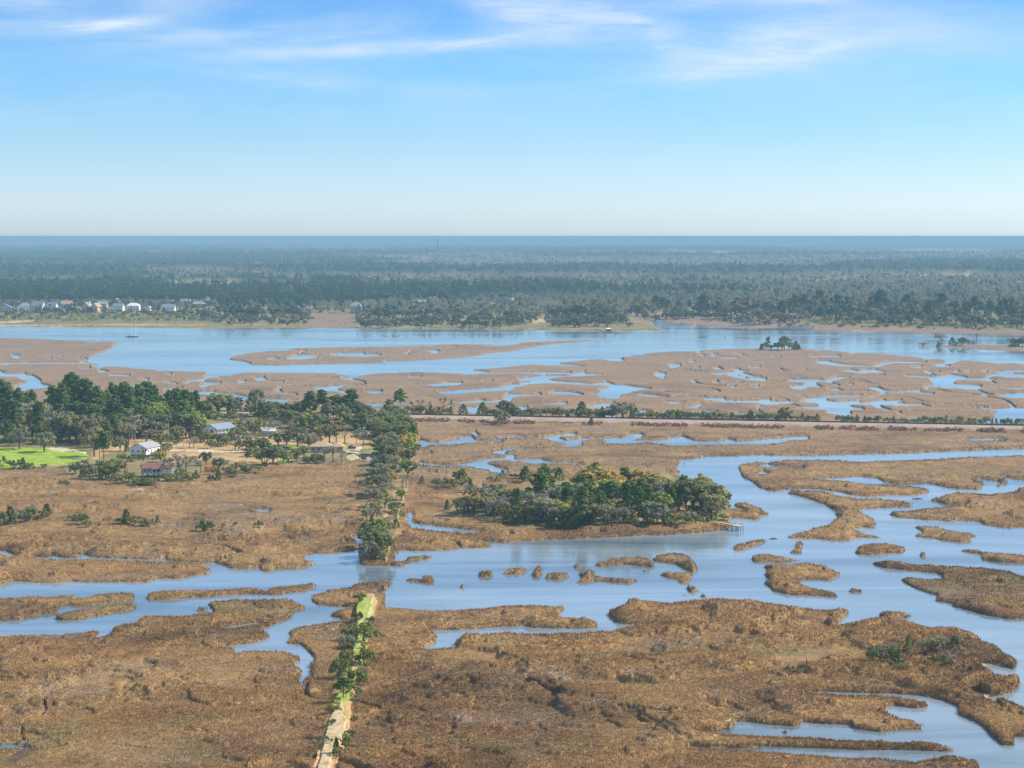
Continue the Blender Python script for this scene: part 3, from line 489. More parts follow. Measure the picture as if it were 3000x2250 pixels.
# the grass tops hide the foot of each far bank: draw the ground back by the height of the grass
lift = 1.0/mp                                      # survey rows hidden by 1 m of grass
idx = np.arange(NY)
src = np.interp(gy - np.minimum(lift[:, 0]*.55, 9), gy, idx)
i0 = np.clip(np.floor(src).astype(int), 0, NY-2); fr = (src-i0)[:, None]
SDF = np.minimum(SD, SD[i0]*(1-fr) + SD[i0+1]*fr)
LAB = np.zeros((NY, NX), np.int8)                 # 0 marsh
NAMES = ['marsh', 'mud', 'yard', 'lawn', 'sand', 'drive', 'ballast', 'floor', 'fargrass', 'berm', 'bank', 'drain']
for k, pl in FLAT:
    s = sub(pl, 12); LAB[s][inside(pl, 1.7*JX[s]-.7*GX[s], 1.7*JY[s]-.7*GY[s])] = NAMES.index(k)
rl = RAIL(GX)
on_rail = (GX > 560) & (GY > rl-3) & (GY < rl+7.5)
LAB[on_rail] = NAMES.index('ballast')
dry = (LAB >= 2) & (LAB <= 9)
# relief
cell = np.maximum(np.abs(dep)*np.gradient(gy)[:, None], 2.5*mp)
near = lambda s: np.clip(s/(cell*1.6), 0, 1)
wx = WX + 9*(fbm(WX/20, WY/20, 3, 2)-.5); wy = WY + 10*(fbm(WX/20, WY/20, 5, 2)-.5)
n1 = fbm(wx/17, wy/19, 21, 4); n2 = fbm(WX/4.2, WY/7, 22, 3); n3 = fbm(WX/1.4, WY/1.8, 23, 2); n0 = fbm(WX/60, WY/70, 24, 3)
n4 = fbm(wx/8, wy/8, 29, 3)
lump = .6*sstep(.50, .53, n1)*sstep(.42, .58, n0) + .5*sstep(.57, .59, n1) + .5*sstep(.57, .61, n4)*sstep(.36, .5, n0)
away = sstep(3, 13.5, SDF)
far_z = sstep(1290, 1200, GY)
Z = .62 + .35*far_z + .3*(n0-.5) + 1.35*lump*near(9)*sstep(1150, 1600, GY)*(.12 + .88*away) + .28*(n2-.5)*near(5) + .18*(n3-.5)*near(1.6)
def blur(a, k):
    for ax in (0, 1):
        c_ = np.cumsum(np.concatenate([np.repeat(np.take(a, [0], ax), k+1, ax), a, np.repeat(np.take(a, [-1], ax), k, ax)], ax), ax)
        n_ = a.shape[ax]; a = (np.take(c_, np.arange(2*k+1, n_+2*k+1), ax) - np.take(c_, np.arange(0, n_), ax))/(2*k+1)
    return a
# narrow winding drains, cut between muddy lips
w1_ = np.abs(fbm(WX/170, WY/150, 91, 3)-.5); w2_ = np.abs(fbm(WX/75, WY/60, 95, 3)-.5)
width = .0055 + .0075*far_z
drain = (1-sstep(width*.6, width, w1_))*sstep(1345, 1300, GY)*sstep(.42, .5, fbm(WX/300, WY/300, 97, 2)) + (1-sstep(.003, .007, w2_))*sstep(1400, 1560, GY)*sstep(.47, .55, fbm(WX/90, WY/90, 98, 2))
w3_ = np.abs(fbm(WX/60+9, WY/85, 93, 2)-.5)
drain += (1-sstep(.010, .017, w3_))*far_z*sstep(.46, .54, fbm(WX/210, WY/230, 99, 2))
drain = np.clip(drain, 0, 1)*(LAB == 0)
Z = Z*(1-drain) + (.10 - .5*far_z)*drain; LAB[drain > .55] = NAMES.index('drain')
DR = blur(blur(dry.astype(float), 3), 3)
Z = Z*(1-DR) + (1.45 + .5*(n0-.5) + .12*(n2-.5))*DR
beach = (LAB == NAMES.index('sand'))
Z = np.where(beach, np.minimum(Z, .10 + .10*np.maximum(SDF, 0)), Z)
edge = sstep(-1.0, 2.6, SDF)
# tall reeds crowd the banks
rim = sstep(.5, 3, SDF)*sstep(13.5, 6, SDF)
Z = Z + np.where(dry, 0, .12*rim*(.6+n2))
Z = -.7 + (Z+.7)*edge
Z = np.where(DITCH & ~dry, .16, Z); LAB[DITCH & ~dry] = 1
LAB[(SDF < 1.9 - .3*sstep(1500, 1100, GY)) & (LAB == 0)] = NAMES.index('bank'); LAB[(SDF < -3.2)] = 1; LAB[(SDF >= -3.2) & (SDF < 0)] = NAMES.index('bank')
rail_h = 2.2*sstep(rl+12, rl+5, GY)*sstep(rl-9, rl-3, GY)*sstep(540, 600, GX)
Z = np.where((SDF > -6) & (rail_h > .05), np.maximum(Z, rail_h), Z)
bm = (LAB == NAMES.index('berm')) | ((GX > 930) & (GX < 1130) & (GY > 1755) & ((LAB == 4) | (LAB == 3)))
Z = np.where(bm, 1.9 + .5*(n2-.5), Z)
def height(x, y):
    """ground level under survey point"""
    j = int(np.clip(np.searchsorted(gy, y), 0, NY-1)); i = int(np.clip(np.searchsorted(gx, x), 0, NX-1))
    return float(Z[j, i])
def spot(x, y):
    z = max(0.0, height(x, y)); v = P(x, y, 0); v.z = z - .08; return v

V = np.stack([WX, WY, Z], -1).reshape(-1, 3)
q = (np.arange(NY-1)[:, None]*NX + np.arange(NX-1)[None, :])
F = np.stack([q, q+NX, q+NX+1, q+1], -1).reshape(-1, 4)[:, ::-1]
flab = LAB[:-1, :-1].ravel()
zmax = np.maximum.reduce([Z[:-1, :-1], Z[1:, :-1], Z[:-1, 1:], Z[1:, 1:]]).ravel()
title = {'marsh': 'marsh_ground', 'mud': 'creek_bed', 'yard': 'dry_grass_ground', 'lawn': 'lawn', 'sand': 'sand_ground', 'drive': 'drive_path', 'ballast': 'railway_embankment_ground', 'floor': 'woodland_ground', 'fargrass': 'river_bank_ground', 'berm': 'dike_ground', 'bank': 'creek_bank_ground', 'drain': 'muddy_drain_ground'}
for k, nm in enumerate(NAMES):
    f = F[flab == k]
    if not len(f): continue
    use, inv = np.unique(f, return_inverse=True)
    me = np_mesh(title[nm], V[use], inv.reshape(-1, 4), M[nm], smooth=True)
    tag(link(bpy.data.objects.new(title[nm], me)), kind='structure')

# the plain beyond and beside the survey, out to the horizon
def sheet(name, x0, x1, y0, y1, z, mat, nx=1, ny=1):
    xs, ys = np.linspace(x0, x1, nx+1), np.linspace(y0, y1, ny+1)
    a, b = np.meshgrid(xs, ys); v = np.stack([a, b, np.full(a.shape, z)], -1).reshape(-1, 3)
    q = (np.arange(ny)[:, None]*(nx+1) + np.arange(nx)[None, :]); f = np.stack([q, q+1, q+nx+2, q+nx+1], -1).reshape(-1, 4)
    return tag(link(bpy.data.objects.new(name, np_mesh(name, v, f, mat))), kind='structure')
YF = float(WY[0, 0])
sheet('plain_ground', -36000, 36000, YF-2, 62000, 1.3, M['olive'])
sheet('creek_bed_ground', -2600, 2600, 60, YF-2, -.75, M['mud'])

# water
m, nt, b = new_mat('water')
b.inputs['Base Color'].default_value = (.215, .285, .35, 1); b.inputs['Roughness'].default_value = .12; b.inputs['IOR'].default_value = 1.75; b.inputs['Specular IOR Level'].default_value = .9
calm = noise_tex(nt, .006, 4, .6, sx=.35, sy=1.6, dist=1.2)
rp = ramp(nt, calm, [(.36, (.04,)*3), (.5, (.4,)*3), (.62, (1,)*3)])
w1 = noise_tex(nt, .55, 3, .6, sx=1, sy=.7); w2 = noise_tex(nt, .11, 2, .5, sx=.6, sy=1)
hgt = mathn(nt, 'ADD', mathn(nt, 'MULTIPLY', w1, .5), w2)
bp = node(nt, 'ShaderNodeBump', Distance=.28)
nt.links.new(mathn(nt, 'MULTIPLY_ADD', rp, .42, .05), bp.inputs['Strength'])
nt.links.new(hgt, bp.inputs['Height']); nt.links.new(bp.outputs['Normal'], b.inputs['Normal'])
nt.links.new(mathn(nt, 'MULTIPLY_ADD', rp, .15, .03), b.inputs['Roughness'])
silt = noise_tex(nt, .009, 5, .65, sx=.3, sy=1.5, dist=1.5)
nt.links.new(ramp(nt, silt, [(.36, (.09,.12,.135)), (.47, (.165,.22,.265)), (.64, (.26,.32,.365))]), b.inputs['Base Color'])
M['water'] = m
sheet('water', -2500, 2500, 80, YF-3, 0, m)

# ----------------------------------------------------------------------------- standing grass on the marsh
def sample_marsh(n, y0, y1, x0=-120, x1=3120):
    """random survey points on the marsh, evenly spread as seen from the air"""
    x = rng.uniform(x0, x1, n); y = rng.uniform(y0, y1, n)
    i = np.clip(np.searchsorted(gx, x)-1, 0, NX-2); j = np.clip(np.searchsorted(gy, y)-1, 0, NY-2)
    ok = ((LAB[j, i] == 0) | (LAB[j, i] == NAMES.index('bank'))) & (SDF[j, i] > .5)
    x, y, i, j = x[ok], y[ok], i[ok], j[ok]
    a, b = ground(x, y)
    fx = (x-gx[i])/(gx[i+1]-gx[i]); fy = (y-gy[j])/(gy[j+1]-gy[j])
    z = (Z[j, i]*(1-fx)+Z[j, i+1]*fx)*(1-fy) + (Z[j+1, i]*(1-fx)+Z[j+1, i+1]*fx)*fy
    return a, b, z, SDF[j, i], lump[j, i]
def blades(name, n, y0, y1, w, h, per=2, thin=1.0, rim_only=False):
    a, b, z, sd, lu = sample_marsh(n, y0, y1)
    k = rng.random(len(a)) < np.clip(.62 + (fbm(a/26, b/28, 41, 4)-.42)*3.0 + .5*(lu > .4) + .8*(sd < 7), 0, 1)*thin*np.where(rim_only, sd < 6.5, True)
    a, b, z, sd, lu = a[k], b[k], z[k], sd[k], lu[k]
    n = len(a); vs, m_ = [], mpp(0.5*(y0+y1))
    for q in range(per):
        t = rng.uniform(0, math.pi*2, n); hh = h*rng.uniform(.55, 1.25, n)*(1+.35*sstep(8, 1.5, sd)+.25*lu)*(.55+.9*fbm(a/30, b/50, 43, 2))
        ww = w*rng.uniform(.6, 1.3, n); ox, oy = rng.normal(0, w*.7, (2, n))
        lx, ly = rng.normal(0, .22, (2, n))*hh
        c, s = np.cos(t)*ww*.5, np.sin(t)*ww*.5
        x, y = a+ox, b+oy
        vs.append(np.stack([np.stack([x-c, y-s, z-.25], -1), np.stack([x+c, y+s, z-.25], -1), np.stack([x+lx, y+ly, z+hh], -1)], 1))
    v = np.concatenate(vs).reshape(-1, 3)
    f = np.arange(len(v)).reshape(-1, 3)
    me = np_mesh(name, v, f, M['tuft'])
    return tag(link(bpy.data.objects.new(name, me)), 'dead brown cordgrass standing in dense tufts over the marsh', 'grass', kind='stuff')
blades('marsh_grass', 240000, 1900, 2340, .24, .29, 3)
blades('marsh_grass', 190000, 1560, 1900, .34, .33, 2)
blades('marsh_grass', 70000, 1250, 1560, .55, .30, 2, .6)
blades('bank_reeds', 240000, 1560, 2340, .28, .46, 3, 1.0, True)
blades('bank_reeds', 160000, 1240, 1560, .5, .46, 2, 1.0, True)
# ----------------------------------------------------------------------------- trees
ORD = ['first','second','third','fourth','fifth','sixth','seventh','eighth','ninth','tenth','eleventh','twelfth','thirteenth','fourteenth','fifteenth','sixteenth','seventeenth','eighteenth','nineteenth','twentieth']
def ordinal(i):
    if i < 20: return ORD[i]
    t, u = divmod(i+1, 10); tens = {2:'twenty',3:'thirty',4:'forty',5:'fifty',6:'sixty',7:'seventy',8:'eighty',9:'ninety'}[t]
    return (tens[:-1]+'ieth') if u == 0 else tens+'-'+ORD[u-1]

def clump_quads(R, cen, rad, n, size, up=.35, hang=1.0, flat=1.0):
    """n leaf sprays spread through a soft ball; returns (4n,3) corners"""
    d = R.normal(size=(n, 3)); d /= np.linalg.norm(d, axis=1)[:, None]
    r = R.random(n)**.45
    p = cen + d*r[:, None]*np.array([rad, rad, rad*flat])
    nr = d*.7 + R.normal(size=(n, 3))*.55 + np.array([0, 0, up]); nr /= np.linalg.norm(nr, axis=1)[:, None]
    t = np.cross(nr, R.normal(size=(n, 3))); t /= np.linalg.norm(t, axis=1)[:, None]; b = np.cross(nr, t)
    s = (size*R.uniform(.55, 1.3, n))[:, None]
    t, b = t*s, b*s*R.uniform(.5, 1.0, n)[:, None]
    if hang != 1.0:                                      # long hanging strands
        t = R.normal(size=(n, 3))*s*.35; t[:, 2] = 0; b = np.stack([R.normal(0, .12, n), R.normal(0, .12, n), -np.ones(n)], -1)*s*hang
    return np.stack([p-t-b, p+t-b*.6, p+t*.8+b, p-t*.7+b*.8], 1).reshape(-1, 3)

class Tree:
    """unit-height plant: wood tubes and leaf sprays"""
    def __init__(s, seed): s.R = np.random.default_rng(seed); s.w = MB(); s.leaf = []; s.moss = []
    def limb(s, a, b, r0, r1, n=5, bend=.06):
        a, b = np.array(a, float), np.array(b, float); m = (a+b)/2 + s.R.normal(0, bend, 3)*np.linalg.norm(b-a)
        s.w.tube(a, m, r0, (r0+r1)/2, n); s.w.tube(m, b, (r0+r1)/2, r1, n); return b
    def clump(s, c, r, n, size, **k): s.leaf.append(clump_quads(s.R, np.array(c), r, n, size, **k))
    def strands(s, c, r, n, size): s.moss.append(clump_quads(s.R, np.array(c), r, n, size, hang=2.6))
    def meshes(s, name, bark, leafm, mossm=None):
        out = []
        me = bpy.data.meshes.new(name+'_trunk'); me.from_pydata(s.w.v, [], s.w.f); me.update(); me.materials.append(bark); out.append(('trunk', me))
        if s.leaf:
            v = np.concatenate(s.leaf); out.append(('crown', np_mesh(name+'_crown', v, np.arange(len(v)).reshape(-1, 4), leafm)))
        if s.moss:
            v = np.concatenate(s.moss); out.append(('moss_foliage', np_mesh(name+'_moss', v, np.arange(len(v)).reshape(-1, 4), mossm)))
        return out

def t_pine(seed, lod=1.0):
    T = Tree(seed); R = T.R
    lean = R.normal(0, .02, 2); top = (lean[0], lean[1], .93)
    T.w.tube((0, 0, -.02), (lean[0]*.5, lean[1]*.5, .5), .017, .012, 6); T.w.tube((lean[0]*.5, lean[1]*.5, .5), top, .012, .004, 5)
    base = R.uniform(.30, .5); n = int(34*lod**.4); q = int(62*lod); sz = .021/lod**.42
    for i in range(n):
        t = base + (.97-base)*(i+R.random())/n; k = (t-base)/(1-base)
        reach = (.175*(1-k**1.8) + .04)*R.uniform(.45, 1.25); a = i*2.4 + R.uniform(-.5, .5)
        o = np.array([lean[0]*t, lean[1]*t, t]); e = o + np.array([math.cos(a)*reach, math.sin(a)*reach, R.uniform(-.01, .05)])
        if lod > .5 and i % 2 == 0: T.w.tube(o - (0, 0, .02), e, .005, .002, 4)
        T.clump(e, R.uniform(.045, .075), q, sz, flat=.6)
        if k > .3: T.clump(o + (e-o)*.4, .05, q//2, sz, flat=.7)
    for i in range(3): T.clump(np.array(top)+R.normal(0, .03, 3), .055, q, sz)
    return T
def t_oak(seed, lod=1.0, spread=.46, moss=0, dens=1.0):
    T = Tree(seed); R = T.R
    h0 = R.uniform(.16, .26); T.w.tube((0, 0, -.03), (0, 0, h0), .04, .032, 7)
    n = int(40*lod**.4); q = int(62*lod*dens); sz = .031/lod**.42
    for i in range(6):
        a = i*1.05 + R.uniform(-.3, .3); e = np.array([math.cos(a)*spread*R.uniform(.5, .85), math.sin(a)*spread*R.uniform(.5, .85), R.uniform(.5, .75)])
        m = T.limb((0, 0, h0), e*np.array([.5, .5, .8]), .022, .014); T.limb(m, e, .014, .005)
        if lod > .5: T.limb(m, e*np.array([1.25, .8, .85]), .009, .003)
    for i in range(n):
        a = R.uniform(0, 2*math.pi); k = R.random(); r = spread*math.sqrt(k)*R.uniform(.75, 1.1)
        z = .30 + .62*math.sqrt(max(0, 1-(r/spread/1.12)**2))*(R.uniform(.75, 1.0) if i % 3 else R.uniform(.1, .7))
        c = (math.cos(a)*r, math.sin(a)*r, z)
        T.clump(c, R.uniform(.075, .125), q, sz, flat=.75)
        if moss and i % 2 == 0: T.strands((c[0], c[1], c[2]-.07), .09, int(26*moss*lod), .020/lod**.3)
    return T
def t_bare(seed, lod=1.0, moss=0):
    T = Tree(seed); R = T.R
    def grow(p, d, ln, r, lv):
        e = p + d*ln; T.limb(p, e, r, r*.62, 4 if lv < 3 else 5, .07)
        if lv == 0:
            T.leaf.append(clump_quads(R, e, .055, int(24*lod), .015/lod**.4, hang=1.6) if moss else clump_quads(R, e, .06, int(22*lod), .016/lod**.4)); return
        for k in range(3 if lv > 1 else 2):
            nd = d + R.normal(0, .52, 3); nd[2] = abs(nd[2])*.8+.18; nd /= np.linalg.norm(nd)
            grow(e, nd, ln*R.uniform(.62, .82), r*.6, lv-1)
    grow(np.array([0, 0, -.03]), np.array([0, 0, 1.]), .27, .026, 3)
    z = max(np.concatenate(T.leaf)[:, 2]); T.leaf = [l/z for l in T.leaf]; T.w.v = [tuple(c/z for c in v) for v in T.w.v]
    if moss:
        for l in T.leaf[::2]: T.strands(l.mean(0)-np.array([0, 0, .05]), .07, int(22*lod), .022/lod**.3)
    return T
def t_cedar(seed, lod=1.0, wide=.22):
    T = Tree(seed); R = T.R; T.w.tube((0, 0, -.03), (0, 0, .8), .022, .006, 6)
    n = int(34*lod**.4); q = int(50*lod); sz = .026/lod**.42
    for i in range(n):
        t = .06 + .9*(i+R.random())/n; r = (wide*(1-t)**.75+.015)*R.uniform(.5, 1.1); a = i*2.4
        T.clump((math.cos(a)*r, math.sin(a)*r, t), .05+.045*(1-t), q, sz)
    return T
def t_bush(seed, lod=1.0, wide=.6):
    T = Tree(seed); R = T.R; n = int(20*lod**.4); q = int(46*lod); sz = .05/lod**.42
    for i in range(5):
        a = i*1.26; T.w.tube((0, 0, -.05), (math.cos(a)*wide*.6, math.sin(a)*wide*.6, .6), .025, .008, 4)
    for i in range(n):
        a = R.uniform(0, 6.283); r = wide*math.sqrt(R.random()); z = .12+.74*math.sqrt(max(0, 1-(r/wide/1.08)**2))*R.uniform(.35, 1)
        T.clump((math.cos(a)*r, math.sin(a)*r, z), R.uniform(.12, .2), q, sz)
    return T
def t_snag(seed):
    T = Tree(seed); R = T.R
    def grow(p, d, ln, r, lv):
        e = p + d*ln; T.limb(p, e, r, r*.6, 4, .08)
        if lv:
            for k in range(2 if R.random() < .6 else 3):
                nd = d + R.normal(0, .5, 3); nd[2] = abs(nd[2])*.7+.1; nd /= np.linalg.norm(nd); grow(e, nd, ln*.72, r*.58, lv-1)
    grow(np.array([0, 0, -.03]), np.array([0, 0, 1.]), .36, .03, 4)
    z = max(v[2] for v in T.w.v); T.w.v = [tuple(c/z for c in v) for v in T.w.v]; return T

KIND = {}     # kind -> (object name, category, list of part lists)
def reg(kind, name, cat, makers, bark, leafm, mossm=None):
    KIND[kind] = (name, cat, [m.meshes(name, M[bark], M[leafm], M[mossm] if mossm else None) for m in makers])
reg('pine', 'pine_tree', 'pine tree', [t_pine(i) for i in (1, 2, 3, 4)], 'bark', 'pine')
reg('oak', 'oak_tree', 'oak tree', [t_oak(i) for i in (11, 12, 13)], 'bark', 'oak')
reg('mossy', 'mossy_oak_tree', 'oak tree', [t_oak(i, spread=.50, moss=1, dens=.65) for i in (21, 22, 23)], 'bark', 'oakgrey', 'moss')
reg('bare', 'bare_tree', 'bare tree', [t_bare(i) for i in (31, 32, 33)], 'bark', 'twig')
reg('baremoss', 'bare_mossy_tree', 'bare tree', [t_bare(i, moss=1) for i in (36, 37)], 'bark', 'twig', 'moss')
reg('cedar', 'cedar_tree', 'cedar tree', [t_cedar(i, wide=w) for i, w in ((41, .22), (42, .30), (43, .36))], 'bark', 'cedar')
reg('juniper', 'juniper_bush', 'bush', [t_bush(i, wide=w) for i, w in ((44, .5), (45, .6), (46, .7))], 'bark', 'cedar')
reg('bush', 'marsh_bush', 'bush', [t_bush(i, wide=w) for i, w in ((51, .6), (52, .75), (53, .9))], 'bark', 'bush')
reg('fresh', 'spring_leaf_tree', 'tree', [t_oak(i, spread=.36, dens=.8) for i in (61, 62)], 'bark', 'fresh')
reg('gold', 'yellow_leaf_tree', 'tree', [t_oak(i, spread=.42, dens=.85) for i in (64, 65)], 'bark', 'gold')
reg('snag', 'dead_tree', 'dead tree', [t_snag(i) for i in (71, 72, 73)], 'palebark', 'twig')
LOOK = {'pine': 'dark green pine', 'oak': 'olive green oak', 'mossy': 'grey moss-hung oak', 'bare': 'bare grey-brown tree', 'baremoss': 'bare tree with grey moss', 'cedar': 'dark pointed cedar', 'bush': 'dull green bush', 'juniper': 'olive-green juniper',
        'fresh': 'bright yellow-green tree', 'gold': 'yellow-brown tree', 'snag': 'bleached dead tree'}
# distant versions with fewer, larger sprays
reg('pine_far', 'pine_tree', 'pine tree', [t_pine(i, .25) for i in (1, 2, 3, 4)], 'bark', 'pine_far')
reg('oak_far', 'waterfront_tree', 'tree', [t_bush(i, .3, w) for i, w in ((11, .42), (12, .5), (13, .6))], 'bark', 'oak_far')
reg('bare_far', 'waterfront_bare_tree', 'bare tree', [t_bush(i, .22, w) for i, w in ((31, .4), (32, .55))], 'bark', 'twig_far')
reg('fresh_far', 'spring_leaf_shrub', 'shrub', [t_bush(i, .16, .9) for i in (61, 62)], 'bark', 'fresh_far')
reg('cedar_far', 'cedar_tree', 'cedar tree', [t_cedar(i, .2, .3) for i in (41, 42)], 'bark', 'pine_far')
for k, v in (('pine_far', 'dark green pine'), ('oak_far', 'dark olive oak'), ('bare_far', 'grey-brown leafless tree'), ('fresh_far', 'yellow-green shrub'), ('cedar_far', 'dark evergreen')): LOOK[k] = v

PLANTS = []          # (area, kind, survey x, object)
NPL = [0]
def plant(kind, x, y, h=None, px=None, area=None, label=None, group=None, sx=1.0, z=None):
    """plant one tree with its foot at survey point x, y; h metres, or px its height in survey units"""
    name, cat, vs = KIND[kind]; NPL[0] += 1
    if h is None: h = px*mpp(y)*1.02
    if area == 'islet': h *= .92
    parts = vs[int(rng.integers(len(vs)))]
    loc = spot(x, y) if y > 903 else P(x, y, 1.2)
    if z is not None: loc.z = z
    o = empty(name, loc, rng.uniform(0, 6.28)); w = h*sx*rng.uniform(.8, 1.22); h = h*rng.uniform(.93, 1.07); o.scale = (w, w, h)
    o['category'] = cat
    if label: o['label'] = label
    if group: o['group'] = group
    for pn, me in parts: link(bpy.data.objects.new(pn, me), o)
    if area: PLANTS.append((area, kind, x, o))
    return o
AREA = {}            # area -> (phrase, landmark end)
LOOKS_LANE = 'low bush'
def name_plants():
    """labels: the look, the place, and the count from a landmark at one end of the stand"""
    from collections import defaultdict
    d = defaultdict(list)
    for a, k, x, o in PLANTS: d[a, LOOK[k]].append((x, o))
    for (a, look), l in d.items():
        phrase, end, rev = AREA[a]
        l.sort(key=lambda t: -t[0] if rev else t[0])
        for i, (x, o) in enumerate(l):
            o['group'] = f'{look}s {phrase}'
            if 'label' in o: continue
            o['label'] = f'{look} {phrase}' if len(l) == 1 else f'{look} {phrase}, {ordinal(i)} from {end}'

def scatter(area, n, pl, kinds, hr, sx=1.0, sort=True, gap=0):
    """n plants inside an outline; kinds = {kind: share}; hr = {kind: (low, high)} metres"""
    lo, hi = pl.min(0), pl.max(0); ks = list(kinds); w = np.array([kinds[k] for k in ks]); w = w/w.sum()
    done = []; tries = 0
    while len(done) < n and tries < n*60:
        tries += 1
        x, y = rng.uniform(lo[0], hi[0]), rng.uniform(lo[1], hi[1])
        if not inside(pl, np.array([[x]]), np.array([[y]]))[0, 0]: continue
        if gap and any(abs(x-a) < gap and abs(y-b) < gap*.45 for a, b in done): continue
        done.append((x, y)); k = ks[int(rng.choice(len(ks), p=w))]
        plant(k, x, y, h=rng.uniform(*hr[k]), area=area, sx=sx)

# --- the tall wood on the left
AREA['wood'] = ('in the tall left wood', 'the picture edge', False)
HR = {'pine': (19, 25), 'oak': (10, 15), 'mossy': (9, 13), 'bare': (10, 16), 'baremoss': (9, 13), 'fresh': (12, 17), 'cedar': (6, 10), 'gold': (8, 12), 'bush': (3, 5)}
def stand(area, rows):
    for k, x, y, px, *s in rows: plant(k, x, y, px=px, area=area, sx=s[0] if s else 1.0)
stand('wood', [('pine', x, 1268 + rng.uniform(-8, 8), t) for x, t in ((-40,150),(-5,142),(22,135),(48,124),(78,112),(100,104),(160,142),(180,150),(205,154),(228,147),(250,140),(272,132),(296,122),(318,116))])
stand('wood', [('pine', x, 1262 + rng.uniform(-8, 8), t) for x, t in ((340,128),(362,134),(385,122),(408,126),(432,130),(450,120),(500,112),(520,118),(545,112),(565,100))])
stand('wood', [('fresh', 476, 1262, 88), ('fresh', 330, 1275, 80), ('fresh', 415, 1275, 75), ('fresh', 140, 1262, 90, .9), ('fresh', 455, 1278, 95), ('pine', 330, 1318, 100), ('pine', 312, 1328, 92), ('pine', 412, 1290, 88), ('pine', 590, 1268, 80), ('oak', 600, 1262, 78), ('fresh', 575, 1290, 85), ('cedar', 585, 1305, 50)])
stand('wood', [('bare', 110, 1295, 110), ('baremoss', 130, 1290, 105), ('bare', 150, 1298, 100), ('pine', 12, 1300, 125), ('pine', 40, 1302, 118), ('oak', 70, 1300, 90), ('oak', 95, 1300, 88), ('mossy', 180, 1305, 85), ('oak', 205, 1306, 90), ('oak', 232, 1310, 92), ('mossy', 258, 1312, 80),
               ('bare', 282, 1312, 95), ('oak', 300, 1305, 85), ('oak', 350, 1296, 80), ('oak', 380, 1282, 80), ('mossy', 440, 1286, 70), ('oak', 470, 1290, 78), ('oak', 500, 1285, 85), ('oak', 530, 1285, 88), ('oak', 555, 1292, 75), ('mossy', 520, 1300, 50), ('pine', 110, 1312, 128, .8), ('bare', 395, 1298, 80), ('bare', 430, 1304, 68), ('bare', 470, 1308, 60)])
for x, y, px, k, lb in ((130, 1333, 62, 'mossy', 'moss-hung oak with a thick pale trunk alone on the green lawn'), (57, 1324, 66, 'mossy', 'moss-hung oak at the back edge of the green lawn'), (276, 1346, 88, 'mossy', 'dark oak at the right end of the green lawn beside the drive'),
                        (26, 1318, 80, 'pine', 'thin pale-trunked pine standing by itself at the back of the lawn'), (378, 1312, 76, 'baremoss', 'leaning grey tree with sprawling limbs above the white gabled house'), (305, 1372, 110, 'pine', 'narrow green pine at the water side of the lawn'), (292, 1362, 74, 'pine', 'short green pine beside the drive at the end of the lawn')):
    plant(k, x, y, px=px, label=lb)
AREA['lawnbush'] = ('below the green lawn', 'the picture edge', False)
stand('lawnbush', [('bush', 6, 1374, 34), ('bush', 40, 1378, 34), ('cedar', 68, 1378, 34), ('bush', 85, 1378, 22), ('bush', 128, 1376, 14), ('bush', 100, 1377, 9)])
# --- shrub belt in front of the red roofed house
AREA['shrubs'] = ('below the red-roofed house', 'the lawn', False)
stand('shrubs', [('bush', 222, 1396, 42), ('cedar', 242, 1408, 38), ('mossy', 262, 1412, 50), ('baremoss', 250, 1398, 42), ('bush', 285, 1405, 40), ('cedar', 300, 1412, 46), ('oak', 318, 1412, 52), ('cedar', 340, 1416, 48), ('bush', 360, 1420, 40), ('oak', 378, 1422, 36), ('bush', 402, 1426, 24, 1.2), ('juniper', 420, 1426, 26, .9), ('bush', 440, 1427, 20), ('bush', 456, 1427, 18), ('oak', 350, 1395, 40), ('oak', 330, 1392, 40), ('gold', 365, 1390, 30), ('bush', 310, 1388, 36)])
stand('shrubs', [('bare', 528, 1405, 62, 1.2), ('bare', 545, 1398, 54, 1.2), ('bush', 530, 1418, 28), ('bush', 560, 1418, 24, 1.3), ('baremoss', 588, 1392, 42, 1.2), ('juniper', 618, 1416, 24, .9), ('cedar', 640, 1410, 38, 1.3), ('oak', 642, 1388, 44), ('baremoss', 655, 1386, 36, 1.3), ('gold', 628, 1398, 32), ('bush', 668, 1396, 30), ('bush', 690, 1402, 24, 1.2), ('bush', 700, 1390, 34), ('bush', 720, 1392, 28), ('oak', 604, 1372, 44), ('cedar', 575, 1410, 26)])
scatter('wood', 84, poly('N -100,1300 0,1305 250,1312 330,1300 400,1290 560,1285 560,1270 300,1262 -100,1262'), {'oak': 3, 'bush': 2, 'bare': 2, 'mossy': 1, 'fresh': .7, 'pine': 1.6}, {'pine': (15, 21), 'oak': (8, 13), 'bush': (4, 6), 'bare': (9, 15), 'mossy': (8, 12), 'fresh': (9, 13)}, 1.15)
scatter('railwood', 34, poly('N 640,1222 860,1228 1180,1232 1190,1290 1060,1300 1030,1272 860,1262 700,1240'), {'oak': 4, 'bush': 3, 'mossy': 1, 'pine': .6}, {'oak': (7, 12), 'bush': (3, 6), 'mossy': (8, 11), 'pine': (13, 17)}, 1.2)
scatter('islet', 44, poly('N 1330,1508 1400,1490 1560,1490 1700,1470 1830,1470 1950,1490 2090,1500 2100,1530 1990,1545 1940,1552 1700,1556 1560,1548 1450,1530'), {'bare': 1, 'oak': 3, 'gold': .5, 'fresh': .6, 'bush': 3, 'mossy': 3, 'pine': 1}, {'bare': (9, 15), 'oak': (7, 12), 'gold': (8, 12), 'fresh': (8, 12), 'bush': (3, 6), 'mossy': (8, 12), 'pine': (14, 18)}, 1.15)
